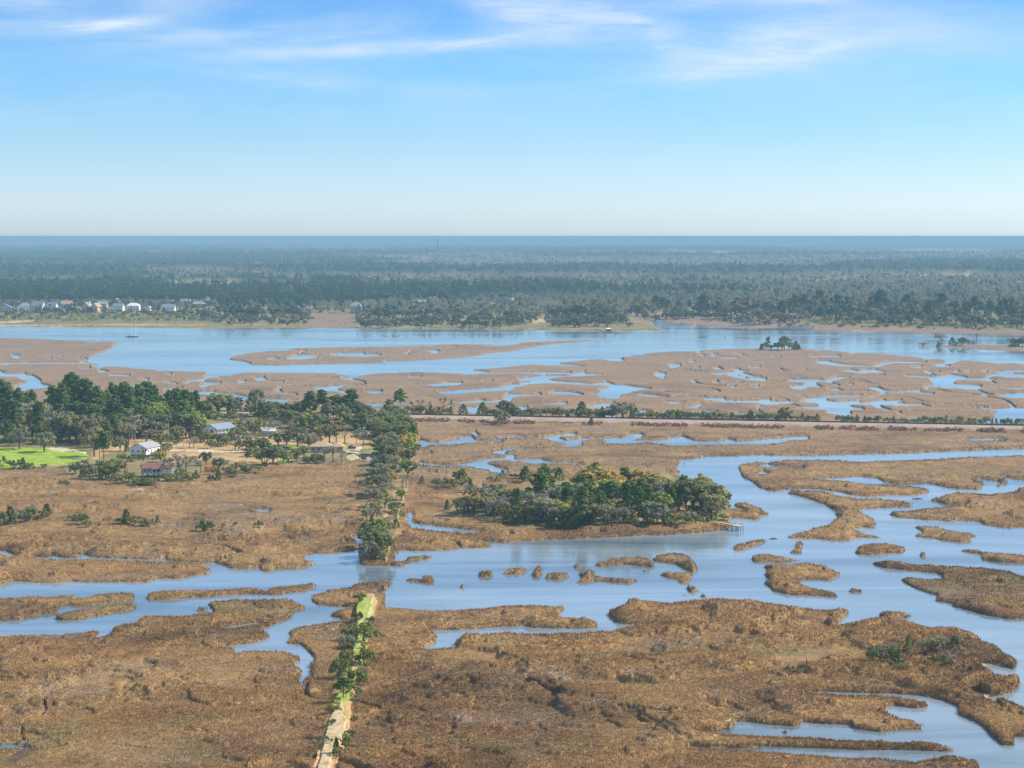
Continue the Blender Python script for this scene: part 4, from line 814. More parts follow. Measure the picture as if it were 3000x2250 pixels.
stand('shrubs', [('bush', 385, 1360, 22, 1.3), ('oak', 472, 1352, 34), ('bush', 360, 1356, 24, 1.2), ('bush', 505, 1420, 22, 1.1), ('bush', 490, 1418, 30, 1.2), ('oak', 530, 1414, 36), ('bare', 516, 1402, 46), ('bush', 430, 1426, 26, 1.4), ('bush', 412, 1428, 22, 1.4), ('oak', 570, 1300, 34), ('oak', 640, 1306, 30), ('bush', 655, 1300, 24)])
stand('shrubs', [('bush', 185, 1424, 18, .8), ('bush', 200, 1424, 10, 1.1)])
# --- orchard and garden trees between the houses
AREA['garden'] = ('in the sandy yards', 'the gabled house', False)
stand('garden', [('baremoss', 500, 1324, 48), ('bare', 556, 1322, 30, 1.1), ('bare', 568, 1322, 32, 1.1), ('bare', 445, 1300, 34), ('bare', 690, 1328, 46), ('bare', 660, 1310, 30), ('oak', 730, 1334, 40, 1.1), ('oak', 700, 1328, 30, 1.1), ('oak', 755, 1332, 36, 1.1), ('fresh', 470, 1302, 36), ('cedar', 372, 1332, 30), ('bare', 420, 1358, 40), ('gold', 470, 1362, 36, 1.3), ('bare', 448, 1360, 30)])
scatter('garden', 26, poly('N 500,1300 560,1296 700,1300 780,1300 780,1345 700,1340 600,1318 500,1318'), {'bush': 2, 'bare': 2, 'oak': 1.5, 'mossy': 1}, {'bush': (2, 4), 'bare': (4, 7), 'oak': (4, 7), 'mossy': (5, 8)}, 1.15)
stand('garden', [('oak', 352, 1330, 46), ('oak', 470, 1318, 44), ('mossy', 486, 1340, 40), ('oak', 700, 1296, 46), ('mossy', 690, 1300, 40), ('oak', 520, 1296, 44), ('oak', 545, 1290, 48), ('bush', 420, 1354, 16, 1.3), ('bush', 470, 1350, 20, 1.2), ('bush', 495, 1366, 22, 1.2)])
AREA['grove'] = ('near the tan-roofed house', 'the parked boat', False)
stand('grove', [('bush', 775, 1365, 70, .7), ('oak', 800, 1368, 62), ('oak', 770, 1345, 60), ('oak', 830, 1362, 42), ('bush', 745, 1390, 28, 1.2), ('fresh', 845, 1366, 34), ('oak', 868, 1358, 38, 1.2), ('oak', 890, 1350, 36, 1.1), ('bush', 900, 1364, 30, 1.1), ('bush', 925, 1364, 34, 1.1), ('baremoss', 950, 1362, 50, 1.3), ('baremoss', 975, 1364, 48, 1.3), ('bare', 1000, 1358, 36, 1.3),
                ('mossy', 872, 1318, 62, 1.1), ('mossy', 905, 1324, 50, 1.2), ('pine', 890, 1300, 70), ('oak', 925, 1300, 60), ('gold', 940, 1305, 56, 1.3), ('oak', 965, 1305, 56, 1.2), ('bare', 985, 1304, 56, 1.2), ('bare', 1010, 1306, 54), ('pine', 1044, 1308, 60), ('bare', 1065, 1314, 50, 1.2), ('bare', 1085, 1312, 42, 1.2), ('mossy', 840, 1312, 50), ('oak', 815, 1318, 48), ('cedar', 892, 1334, 12, 1.6), ('bush', 1025, 1340, 8, 2)])
AREA['barnwood'] = ('behind the parked boat', 'the raised white house', False)
stand('barnwood', [('oak', 745, 1290, 44), ('bare', 720, 1282, 50, 1.2), ('mossy', 738, 1278, 46), ('oak', 760, 1280, 46), ('baremoss', 805, 1285, 50, 1.2), ('bare', 830, 1290, 54, 1.2), ('oak', 700, 1275, 40), ('bare', 790, 1275, 40), ('pine', 850, 1280, 66), ('oak', 870, 1282, 62)])
# --- wood beside the railway
AREA['railwood'] = ('beside the railway', 'the tall wood', False)
stand('railwood', [('mossy', 620, 1222, 52), ('oak', 640, 1224, 68, 1.2), ('oak', 668, 1222, 66, 1.2), ('mossy', 690, 1226, 50), ('mossy', 750, 1222, 72, 1.0), ('oak', 735, 1228, 44), ('bush', 760, 1236, 30), ('oak', 790, 1224, 40), ('oak', 815, 1230, 46), ('oak', 840, 1235, 52), ('oak', 862, 1236, 58), ('oak', 885, 1238, 62), ('pine', 910, 1242, 82, 1.2), ('pine', 946, 1240, 92, 1.2), ('pine', 985, 1240, 78, 1.2), ('pine', 1030, 1238, 84, 1.2), ('oak', 965, 1245, 60), ('oak', 1000, 1248, 58), ('pine', 1012, 1240, 70, 1.2), ('oak', 1050, 1240, 56), ('oak', 1075, 1236, 46),
                   ('fresh', 895, 1268, 52), ('oak', 920, 1270, 56), ('gold', 985, 1270, 48, 1.2), ('oak', 950, 1268, 50), ('oak', 1010, 1266, 54), ('oak', 1035, 1268, 52, 1.2), ('oak', 1060, 1266, 56, 1.2), ('oak', 1085, 1268, 58, 1.2), ('oak', 1110, 1266, 60, 1.2), ('mossy', 1135, 1266, 58, 1.2), ('oak', 1160, 1262, 50), ('oak', 1150, 1244, 36), ('oak', 1125, 1240, 40), ('bush', 655, 1238, 22), ('bush', 685, 1240, 24), ('bush', 715, 1238, 20), ('oak', 1095, 1285, 52), ('oak', 1120, 1290, 50)])
plant('pine', 1172, 1222, px=70, sx=1.5, label='lone flat-topped pine standing high beside the railway')
plant('cedar', 1140, 1216, px=40, sx=1.6, label='dark rounded cedar under the lone flat-topped pine')
for x, px in ((1232, 46), (1297, 50)): plant('gold' if px == 99 else 'bare', x, 1222, px=px, sx=1.0, label='bare tan tree by the railway, ' + ('nearer the flat-topped pine' if x < 1260 else 'beside the first cedar of the hedge'))
# --- trees of the dike
AREA['dike'] = ('on the wooded dike', 'the creek end', False)
def dike(rows):
    for k, x, y, px, *s in rows:
        o = plant(k, x, y, px=px, sx=s[0] if s else 1.0); PLANTS.append(('dike', k, -y, o))
dike([('mossy', 1085, 1648, 62, 1.2), ('cedar', 1115, 1645, 56, 1.5), ('oak', 1098, 1632, 68), ('oak', 1132, 1638, 60), ('baremoss', 1120, 1652, 30, 1.6), ('fresh', 1090, 1628, 52), ('oak', 1080, 1610, 66), ('oak', 1108, 1612, 62), ('baremoss', 1138, 1622, 52), ('oak', 1078, 1585, 56), ('fresh', 1110, 1588, 58, 1.1), ('oak', 1130, 1582, 44), ('cedar', 1160, 1562, 28, 1.2), ('baremoss', 1075, 1545, 48, 1.2), ('mossy', 1090, 1535, 58, 1.2), ('cedar', 1068, 1522, 26, 1.4), ('baremoss', 1105, 1528, 54, 1.2), ('bush', 1158, 1532, 34), ('bush', 1162, 1510, 32),
      ('baremoss', 1100, 1500, 56, 1.2), ('mossy', 1115, 1492, 54, 1.2), ('oak', 1128, 1500, 44), ('fresh', 1176, 1478, 34, 1.2), ('baremoss', 1085, 1470, 56, 1.3), ('mossy', 1098, 1455, 62, 1.3), ('mossy', 1120, 1460, 60, 1.2), ('baremoss', 1130, 1470, 48), ('baremoss', 1178, 1444, 46, 1.1), ('baremoss', 1190, 1440, 40, 1.2), ('mossy', 1110, 1420, 60, 1.2), ('mossy', 1135, 1425, 62, 1.2), ('gold', 1145, 1435, 50), ('oak', 1105, 1398, 52), ('mossy', 1130, 1395, 58, 1.2), ('oak', 1195, 1410, 50, 1.1), ('fresh', 1188, 1395, 44), ('baremoss', 1160, 1402, 56), ('oak', 1125, 1370, 60, 1.1), ('mossy', 1150, 1365, 64, 1.1), ('gold', 1180, 1368, 44), ('oak', 1200, 1370, 46),
      ('oak', 1120, 1340, 62, 1.1), ('mossy', 1145, 1338, 66, 1.1), ('gold', 1175, 1335, 56, 1.1), ('fresh', 1200, 1340, 46), ('oak', 1215, 1335, 40), ('oak', 1130, 1310, 60, 1.2), ('oak', 1155, 1308, 64, 1.2), ('oak', 1180, 1305, 62, 1.2), ('pine', 1213, 1310, 58, .9), ('fresh', 1205, 1322, 46), ('oak', 1140, 1285, 58, 1.2), ('oak', 1170, 1282, 58, 1.2), ('oak', 1195, 1280, 48, 1.1)])
# near end of the dike with its lane
for k, x, y, px, s, lb in (('juniper', 1068, 1898, 64, .85, 'rounded dark juniper on the right of the green lane'), ('juniper', 1018, 1882, 42, .8, 'small dark juniper on the left of the green lane'), ('baremoss', 1008, 1945, 84, 1.0, 'bleached grey tree with tangled limbs left of the lane'), ('juniper', 1012, 1955, 50, .7, 'dark juniper at the foot of the bleached grey tree'), ('juniper', 1070, 1962, 56, .9, 'spreading green juniper on the right edge of the lane'), ('juniper', 996, 2000, 68, .75, 'round dark green juniper throwing a long shadow to the left'),
                             ('juniper', 1045, 2022, 52, .95, 'sprawling green juniper leaning over the middle of the lane'), ('pine', 1005, 2066, 62, 1.9, 'small umbrella-shaped pine above the sandy lane'), ('bush', 1038, 2068, 24, 1.2, 'low green bush right of the umbrella-shaped pine'), ('snag', 978, 2002, 50, .8, 'dead white sapling left of the round juniper'), ('cedar', 986, 2232, 56, .9, 'young dark shrub on the right of the sand track'), ('bush', 996, 2238, 26, 1.0, 'low grey-green bush at the bottom of the sand track'), ('cedar', 902, 2232, 28, 1.0, 'tiny dark conifer in the brown grass left of the sand track'), ('bush', 1030, 2050, 30, 1.2, 'yellowish bush behind the umbrella-shaped pine'), ('baremoss', 1030, 2046, 46, 1.0, 'twiggy leafless shrub above the umbrella-shaped pine'), ('bush', 1060, 1988, 20, 1.4, 'low bush between the two large bushes on the right of the lane')):
    plant(k, x, y, px=px, sx=s, label=lb)
AREA['lane'] = ('along the sandy lane', 'the bottom of the lane', False)
for i in range(44):
    u = rng.random(); y = 1770 + u*430; xc = 1082 - (y-1762)*.222; s_ = rng.choice([-1, 1]); x = xc + s_*rng.uniform(20, 38)*(.7+.5*u)
    o = plant(rng.choice(['bush', 'juniper', 'fresh', 'baremoss'], p=[.5, .2, .15, .15]), x, y, px=float(rng.uniform(10, 26)), sx=1.1); PLANTS.append(('lane', 'bush', -y, o)); o['label'] = ''
    del o['label']
# --- the wooded islet
AREA['islet'] = ('on the wooded islet', 'the dike side', False)
stand('islet', [('pine', x, y, t) for x, y, t in ((1515, 1538, 106), (1708, 1500, 105), (1722, 1512, 95), (1770, 1530, 112), (1790, 1536, 118), (1760, 1545, 104), (1836, 1538, 126), (1850, 1530, 120), (1880, 1532, 128), (1895, 1540, 122), (1870, 1545, 112), (1745, 1450, 96), (1730, 1458, 90), (1830, 1470, 100), (1985, 1515, 92), (1972, 1522, 84), (1999, 1450, 50), (2005, 1480, 88))])
stand('islet', [('gold', 1745, 1480, 112, 1.5), ('gold', 1775, 1475, 100, 1.4), ('fresh', 1720, 1490, 90, 1.2), ('gold', 1880, 1470, 96, 1.5), ('gold', 1915, 1475, 92, 1.5), ('oak', 1790, 1500, 90, 1.2), ('mossy', 1935, 1500, 86, 1.2), ('oak', 1960, 1495, 80, 1.2), ('fresh', 1812, 1490, 80), ('gold', 1985, 1480, 70), ('mossy', 1925, 1520, 80)])
stand('islet', [('baremoss', 1340, 1506, 40, 1.4), ('mossy', 1360, 1512, 52, 1.3), ('gold', 1385, 1508, 54, 1.3), ('baremoss', 1400, 1520, 60, 1.3), ('mossy', 1425, 1520, 62, 1.2), ('bare', 1450, 1528, 70, 1.2), ('baremoss', 1470, 1532, 62, 1.2), ('bare', 1490, 1520, 66), ('bare', 1540, 1520, 76, 1.2), ('gold', 1405, 1490, 40, 1.3), ('bare', 1560, 1510, 80, 1.2), ('mossy', 1585, 1505, 90, 1.2), ('bare', 1610, 1512, 86, 1.2), ('oak', 1635, 1510, 94, 1.1), ('bare', 1655, 1518, 100, 1.1), ('bare', 1680, 1515, 105), ('gold', 1570, 1536, 60, 1.2), ('mossy', 1600, 1542, 62, 1.1), ('baremoss', 1625, 1545, 60, 1.2), ('oak', 1650, 1545, 66), ('oak', 1675, 1548, 60), ('mossy', 1700, 1546, 70, 1.1), ('oak', 1730, 1548, 60), ('baremoss', 1790, 1552, 66, 1.3), ('baremoss', 1812, 1555, 58, 1.2), ('mossy', 1768, 1552, 68),
                ('oak', 1905, 1542, 60, 1.2), ('oak', 1925, 1545, 50, 1.2), ('oak', 1885, 1548, 54), ('cedar', 1956, 1545, 40, 1.6), ('gold', 1980, 1545, 34, 1.2), ('bush', 1965, 1550, 26), ('baremoss', 2018, 1540, 40, 1.3), ('baremoss', 2035, 1538, 36, 1.3), ('oak', 2030, 1515, 110, 1.0), ('mossy', 2055, 1510, 112, 1.1), ('mossy', 2078, 1512, 100, 1.1), ('gold', 2050, 1490, 100, 1.1), ('gold', 2090, 1495, 76, 1.1), ('mossy', 2095, 1520, 66), ('oak', 2010, 1500, 104), ('mossy', 2085, 1533, 52, 1.2), ('oak', 2120, 1500, 60, .9), ('bush', 2118, 1532, 24), ('baremoss', 2045, 1540, 30)])
stand('islet', [('cedar', x, y, t, 1.3) for x, y, t in ((1498, 1540, 44), (1525, 1545, 36), (1535, 1543, 50), (1615, 1552, 40), (1640, 1553, 38), (1665, 1554, 44), (1690, 1554, 42), (1715, 1553, 40), (1740, 1556, 38), (1430, 1518, 26), (1450, 1520, 30), (1310, 1500, 32), (1855, 1555, 46), (1835, 1552, 40), (1480, 1541, 34))])
scatter('islet', 20, poly('N 1350,1512 1420,1500 1560,1505 1660,1525 1650,1552 1500,1540'), {'bare': 3, 'baremoss': 2, 'gold': 1.2, 'fresh': 1}, {'bare': (8, 13), 'baremoss': (7, 11), 'gold': (7, 11), 'fresh': (7, 10)}, 1.15)
scatter('islet', 8, poly('N 1700,1545 2060,1530 2060,1548 1700,1556'), {'fresh': 2, 'bush': 2}, {'fresh': (5, 8), 'bush': (3, 5)}, 1.1)
AREA['isletback'] = ('behind the wooded islet', 'the dike', False)
stand('isletback', [('cedar', 1236, 1424, 26, 1.4), ('bush', 1295, 1430, 30, 1.2), ('bush', 1320, 1436, 34, 1.2), ('cedar', 1355, 1430, 44, 1.5), ('cedar', 1378, 1446, 40, 1.2), ('oak', 1340, 1420, 42), ('baremoss', 1275, 1426, 22, 1.4), ('cedar', 1473, 1404, 22, 1.6), ('cedar', 1540, 1415, 42, 1.5), ('cedar', 1530, 1408, 28, 1.8), ('cedar', 1640, 1412, 36, 1.4), ('bush', 1450, 1414, 20, 1.2), ('bush', 1510, 1406, 18, 1.4), ('oak', 1630, 1408, 30, 1.2), ('bush', 1400, 1448, 14, 1.4)])
# --- hedge along the railway
AREA['hedge'] = ('in the railway hedge', 'the flat-topped pine', False)
for i, x in enumerate(np.concatenate([np.arange(1195, 1330, 14), np.arange(1420, 1800, 15), np.arange(1850, 2230, 15.5), np.arange(2230, 3010, 15)])):
    x = float(x + rng.uniform(-4, 4)); k = rng.choice(['bush', 'bush', 'oak', 'cedar'])
    if 2400 < x < 2440 or 2575 < x < 2598: continue
    plant(k, x, RAIL(x) - rng.uniform(7, 12), px=float(rng.uniform(14, 26)*(1.15 if x < 2300 else .95)), area='hedge', sx=1.15)
for x, px, k, s, lb in ((1358, 32, 'cedar', 1.9, 'round dark cedar at the left end of the railway hedge'), (1414, 40, 'cedar', 1.5, 'pointed dark cedar second along the railway hedge'), (1478, 46, 'oak', 1.2, 'tall grey-green oak rising out of the railway hedge'), (1503, 38, 'cedar', 1.5, 'dark cedar right of the tall hedge oak'), (1704, 44, 'cedar', 1.7, 'dense dark evergreen standing alone in the railway hedge'), (1765, 38, 'cedar', .9, 'slim pointed cedar beside the pale domed oak'), (1824, 50, 'mossy', 1.6, 'pale grey-green domed oak behind the railway'), (2302, 46, 'oak', 1.1, 'tallest rounded tree in the right half of the railway hedge'), (2198, 30, 'cedar', 1.3, 'dark cedar just before the tallest right-hand hedge tree')):
    plant(k, x, RAIL(x) - 8, px=px, sx=s, label=lb)
plant('mossy', 1470, RAIL(1470)+16, px=44, sx=1.0, label='grey-green tree on the near side of the railway bank'); plant('cedar', 1733, RAIL(1733)+15, px=24, sx=1.1, label='small dark cedar on the near slope of the railway bank')
# --- bushes out on the marsh
AREA['marshl'] = ('on the left marsh', 'the picture edge', False)
stand('marshl', [('bush', 8, 1545, 50, .9), ('cedar', 30, 1542, 56, 1.3), ('baremoss', 58, 1536, 44, 1.2), ('bush', 70, 1534, 40), ('bush', 92, 1524, 42, .9), ('cedar', 138, 1520, 38, 1.5), ('bush', 110, 1526, 30), ('bush', 212, 1528, 20, 1.2), ('bush', 240, 1540, 36, .9), ('bush', 255, 1548, 28), ('bush', 232, 1530, 24), ('baremoss', 318, 1546, 24, 1.3), ('cedar', 370, 1544, 44, 1.2), ('bush', 390, 1544, 34), ('bush', 415, 1546, 34), ('bush', 350, 1545, 20, 1.3), ('bush', 440, 1545, 20, 1.2), ('cedar', 462, 1540, 22, 1.8), ('bush', 602, 1560, 38, .8), ('cedar', 598, 1562, 26, 1.3), ('bush', 622, 1556, 20), ('bush', 757, 1556, 24, .9), ('bush', 655, 1555, 14), ('bush', 690, 1552, 14)])
AREA['marshr'] = ('in the right-hand marsh brush', 'the open marsh', False)
stand('marshr', [('bush', 2556, 1965, 62, .7), ('baremoss', 2600, 1960, 62, 1.1), ('juniper', 2622, 1968, 62, .55), ('mossy', 2590, 1964, 44, 1.1), ('cedar', 2660, 1918, 40, 1.3), ('baremoss', 2575, 1958, 50), ('baremoss', 2720, 1930, 42, 1.2), ('mossy', 2740, 1925, 54, 1.0), ('baremoss', 2765, 1930, 48, 1.2), ('baremoss', 2700, 1920, 40, 1.2), ('bush', 2750, 1965, 44), ('baremoss', 2775, 1965, 42, 1.2), ('baremoss', 2790, 1975, 34, 1.2), ('bush', 2640, 1985, 20, 1.4), ('bush', 2630, 1972, 24), ('baremoss', 2665, 1962, 26), ('baremoss', 2560, 1890, 36, 1.2), ('bush', 2800, 1915, 34), ('baremoss', 2810, 1950, 40), ('bush', 2318, 1976, 24, 1.2), ('bush', 2340, 1978, 16, 1.4)])
for x, y, px, lb in ((2295, 1944, 46, 'bleached dead tree standing alone on the brown marsh'), (2330, 1968, 40, 'thin dead tree beside the low bush on the marsh'), (2549, 1930, 46, 'white dead tree at the left edge of the brush clump'), (2636, 1856, 26, 'small white dead tree near the creek above the brush clump'), (2598, 1920, 36, 'bare white dead tree behind the two large bushes'), (2420, 1920, 26, 'low white dead branches on the open marsh')):
    plant('snag', x, y, px=px, label=lb, sx=.9)
# --- little islands in the river
AREA['isle'] = ('on the riverside tree islet', 'the dock side', False)
stand('isle', [('cedar', 2232, 1028, 20, 1.8), ('oak', 2244, 1029, 24), ('pine', 2250, 1026, 34, 1.2), ('oak', 2258, 1029, 18, 1.2), ('oak', 2278, 1029, 28, 1.2), ('oak', 2298, 1028, 40, 1.1), ('mossy', 2290, 1030, 28, 1.2), ('oak', 2312, 1029, 26, 1.1), ('cedar', 2325, 1028, 20, 1.3), ('cedar', 2332, 1027, 26, 1.1), ('cedar', 2340, 1028, 16, 1.6)])
AREA['spit'] = ('on the river spit', 'the tip of the spit', False)
stand('spit', [('baremoss', 2722, 1012, 10, 1.4), ('bush', 2703, 1013, 10, 1.2), ('cedar', 2750, 1016, 16, 1.8), ('cedar', 2790, 1012, 24, 1.4), ('oak', 2820, 1015, 24, 1.3), ('bush', 2838, 1012, 14, 1.2), ('bush', 2810, 1016, 14, 1.2), ('baremoss', 2960, 1014, 24, 1.4), ('oak', 2985, 1018, 28, 1.3), ('oak', 3005, 1018, 30, 1.2), ('bush', 2970, 1020, 14, 1.4), ('oak', 2995, 1016, 26, 1.4), ('oak', 2968, 1016, 22, 1.4), ('cedar', 2978, 1019, 22, 1.5), ('oak', 3020, 1018, 30, 1.4)])
plant('baremoss', 2760, 1010, px=34, sx=1.5, label='flat-crowned bare tree silhouetted on the low river spit')
# ----------------------------------------------------------------------------- the far bank and the forest to the horizon
# broad pattern of the woods: pine stands, leafless hardwood, clearings
def woods(x, y):
    s = .9 + y/9000.
    a = fbm(x/(520*s)+3, y/(430*s), 61, 4); b = fbm(x/(300*s)-7, y/(260*s)+5, 64, 3); c = fbm(x/(420*s)+1, y/(260*s)-2, 67, 3)
    pine = sstep(.46, .52, a); field = sstep(.63, .66, c)*sstep(3600, 4000, y); warm = sstep(.45, .62, b)
    return pine, field, warm

# individual trees along the far bank
AREA['fl'] = ('among the far-bank houses', 'the picture edge', False)
AREA['fm'] = ('on the far river point', 'the sailboat', False)
AREA['fr'] = ('on the right far bank', 'the river inlet', False)
AREA['ft'] = ('behind the far-bank houses', 'the picture edge', False)
def far(area, kind, x, y, px, s=1.1): return plant(kind, x, y, px=px, area=area, sx=s)
for x in np.arange(-10, 620, 11.):
    far('fl', 'fresh_far' if (rng.random() < (.75 if 120 < x < 460 else .4)) else rng.choice(['oak_far', 'bare_far']), x+rng.uniform(-5, 5), rng.uniform(936, 947), rng.uniform(12, 19), 1.0)
for x in np.arange(-12, 640, 10.):
    far('fl', rng.choice(['oak_far', 'oak_far', 'bare_far', 'cedar_far', 'fresh_far']), x+rng.uniform(-5, 5), rng.uniform(921, 934), rng.uniform(9, 17), 1.25)
for x, y, px, k in ((20,928,24,'bare_far'),(40,922,20,'bare_far'),(150,918,26,'oak_far'),(170,925,24,'oak_far'),(190,926,26,'oak_far'),(212,920,30,'oak_far'),(230,926,22,'oak_far'),(300,920,22,'oak_far'),(318,925,18,'oak_far'),(360,930,16,'oak_far'),(420,925,20,'oak_far'),(440,930,18,'oak_far'),(530,925,24,'oak_far'),(550,928,24,'oak_far'),(575,938,20,'bare_far'),(596,932,40,'oak_far'),(610,940,36,'oak_far'),(560,910,22,'oak_far'),(460,915,20,'bare_far'),(500,935,14,'bare_far'),(105,880,26,'pine_far'),(66,885,28,'oak_far'),(80,882,32,'pine_far'),(185,890,24,'pine_far'),(215,885,22,'pine_far'),(345,905,16,'oak_far'),(10,885,22,'bare_far'),(35,882,24,'bare_far')):
    far('fl' if y > 900 else 'ft', k, x, y, px, 1.15)
for x in np.arange(0, 640, 16.):
    far('ft', rng.choice(['oak_far', 'bare_far', 'bare_far', 'pine_far']), x+rng.uniform(-7, 7), rng.uniform(893, 906), rng.uniform(16, 30), 1.2)
for x in np.arange(625, 912, 10.):
    far('fm', rng.choice(['bare_far', 'bare_far', 'oak_far', 'oak_far']), x+rng.uniform(-4, 4), rng.uniform(938, 956), rng.uniform(16, 32), 1.1)
for x, px in ((668,52),(690,54),(705,50),(735,46),(752,44),(800,44),(830,46),(860,42),(885,40)): far('fm', 'oak_far', x, 932, px, 1.2)
for x in np.arange(1050, 1850, 8.0):
    if 1535 < x < 1548 or 1555 < x < 1606: continue
    far('fm', rng.choice(['oak_far', 'oak_far', 'bare_far', 'bare_far', 'cedar_far']), x+rng.uniform(-4, 4), rng.uniform(944, 963), rng.uniform(18, 36)*(1.25 if 1640 < x < 1800 else 1), 1.15)
for x, px in ((1080,40),(1110,46),(1150,42),(1200,38),(1240,44),(1300,40),(1350,36),(1420,38),(1500,34),(1660,58),(1700,60),(1740,62),(1780,54),(1620,40)): far('fm', 'oak_far' if px % 4 else 'bare_far', x, 935, px, 1.25)
for x in np.arange(1880, 3010, 22.):
    far('fr', rng.choice(['oak_far', 'bare_far', 'pine_far']), x+rng.uniform(-12, 12), 934 + (x-1870)*.022 + rng.uniform(-5, 5), rng.uniform(22, 44), 1.2)
for x in np.arange(1870, 3010, 17.):
    y = 925 + (x-1870)*.022 + rng.uniform(-8, 6)
    far('fr', rng.choice(['pine_far', 'pine_far', 'oak_far', 'bare_far']), x+rng.uniform(-6, 6), y, rng.uniform(50, 76) if x > 2050 else rng.uniform(34, 54), 1.15)
for x, px, k in ((2160,30,'bare_far'),(2240,34,'bare_far'),(2300,30,'oak_far'),(2470,36,'oak_far'),(2520,42,'oak_far'),(2585,34,'oak_far'),(2640,38,'bare_far'),(2705,26,'fresh_far'),(2750,50,'oak_far'),(2890,44,'pine_far'),(2935,46,'pine_far'),(2830,46,'oak_far'),(2620,32,'bare_far'),(2600,28,'oak_far'),(2970,30,'bare_far'),(2420,30,'bare_far')):
    far('fr', k, x, 950 if x < 2600 else 956, px, 1.2)
for x in np.arange(5, 620, 22.):
    far('fl', rng.choice(['oak_far', 'bare_far', 'oak_far', 'cedar_far']), x+rng.uniform(-9, 9), rng.uniform(913, 922), rng.uniform(12, 22), .9)
for x in np.arange(2060, 3010, 12.):
    far('fr', rng.choice(['oak_far', 'bare_far', 'fresh_far', 'oak_far'], p=[.4, .35, .1, .15]), x+rng.uniform(-5, 5), 944 + (x-2060)*.022 + rng.uniform(-4, 10), rng.uniform(7, 15), 1.5)
name_plants()

# the mass of the forest: every tree a cloud of leaf sprays, all in one stand too large to count
m, nt, b = new_mat('forest_leaves')
at = node(nt, 'ShaderNodeAttribute'); at.attribute_name = 'species'
gm = node(nt, 'ShaderNodeNewGeometry')
c = mixc(nt, 1.0, at.outputs['Color'], ramp(nt, gm.outputs['Random Per Island'], [(0, (.72,.74,.76)), (.5, (1,1,1)), (1, (1.3,1.27,1.2))]), 'MULTIPLY')
nt.links.new(c, b.inputs['Base Color']); tr = nt.nodes.new('ShaderNodeBsdfTranslucent'); nt.links.new(c, tr.inputs['Color']); mx = nt.nodes.new('ShaderNodeMixShader'); mx.inputs[0].default_value = .3
nt.links.new(b.outputs[0], mx.inputs[1]); nt.links.new(tr.outputs[0], mx.inputs[2]); nt.links.new(mx.outputs[0], nt.nodes['Material Output'].inputs['Surface'])
b.inputs['Roughness'].default_value = .9; b.inputs['Specular IOR Level'].default_value = .1
M['forest'] = m
PAL = np.array([(.042,.085,.045), (.08,.125,.065), (.19,.185,.12), (.26,.235,.155), (.19,.215,.085), (.30,.24,.14)])
def species(x, y, n):
    pine, field, warm = woods(x, y); r = rng.random(n); r2 = rng.random(n)
    is_p = r < .07 + .88*pine
    sp = np.where(is_p, np.where(r2 < .75, 0, 1), np.where(r2 < .4+.2*warm, 2, np.where(r2 < .65+.15*warm, 3, np.where(r2 < .9, 4, 5))))
    h = np.where(is_p, rng.uniform(15, 25, n)*(.85+.4*pine), rng.uniform(8, 16, n)); return sp, h, field
def forest(name, n, y0, y1, leaves, size, grow=1.0):
    x = rng.uniform(-150, 3150, n); y = rng.uniform(y0, y1, n)
    a, b_ = ground(x, y, 1.3); sp, h, field = species(a, b_, n)
    keep = (rng.random(n) > field) & ~inside(poly("N 905,918 1045,918 1045,960 905,960"), x, y) & ~inside(poly("N 1570,880 1655,880 1660,910 1560,912"), x, y) & (y < 934 - 6*(x < 900) - 4*(x > 1840))
    keep &= ~((x < 640) & (y > 898)) & ~((x > 1840) & (x < 2320) & (y > 912))
    a, b_, sp, h = a[keep], b_[keep], sp[keep], h[keep]*grow; n = len(a)
    R = rng; d = R.normal(size=(n, leaves, 3)); d /= np.linalg.norm(d, axis=2)[..., None]
    r = R.random((n, leaves, 1))**.4
    isp = (sp < 2)[:, None, None]
    rad = np.where(isp, np.stack([h*.21, h*.21, h*.28], -1)[:, None], np.stack([h*.44, h*.44, h*.40], -1)[:, None])*R.uniform(.8, 1.2, (n, 1, 1))
    cz = np.where(sp < 2, h*.70, h*.54)
    lob = R.normal(size=(n, 5, 3)); lob /= np.linalg.norm(lob, axis=2)[..., None]
    li = lob[np.arange(n)[:, None], R.integers(0, 5, (n, leaves))]*.55
    p = np.stack([a, b_, cz+1.0], -1)[:, None] + (d*r*.6 + li)*rad
    nr = d*.8 + R.normal(size=d.shape)*.5 + np.array([0, 0, .35]); nr /= np.linalg.norm(nr, axis=2)[..., None]
    t = np.cross(nr, R.normal(size=d.shape)); t /= np.linalg.norm(t, axis=2)[..., None]; bt = np.cross(nr, t)
    s = size*R.uniform(.6, 1.4, (n, leaves, 1))*grow
    v = np.stack([p-t*s-bt*s*.7, p+t*s-bt*s*.5, p+t*s*.8+bt*s*.8, p-t*s*.7+bt*s*.6], 2).reshape(-1, 3)
    me = np_mesh(name, v, np.arange(len(v)).reshape(-1, 4), M['forest'])
    col = np.ones((n, leaves*4, 4), np.float32); col[..., :3] = (PAL[sp]*R.uniform(.8, 1.25, (n, 1)))[:, None]
    ca = me.attributes.new('species', 'FLOAT_COLOR', 'POINT'); ca.data.foreach_set('color', col.ravel())
    tag(link(bpy.data.objects.new(name, me)), 'endless mixed forest of pines and leafless trees running to the horizon', 'forest', kind='stuff')
forest('distant_forest', 4600, 872, 934, 44, 1.05)
forest('distant_forest', 6500, 812, 872, 26, 1.5)
forest('distant_forest', 9000, 762, 812, 14, 2.4, 1.05)
forest('distant_forest', 9000, 722, 762, 9, 4.0, 1.15)

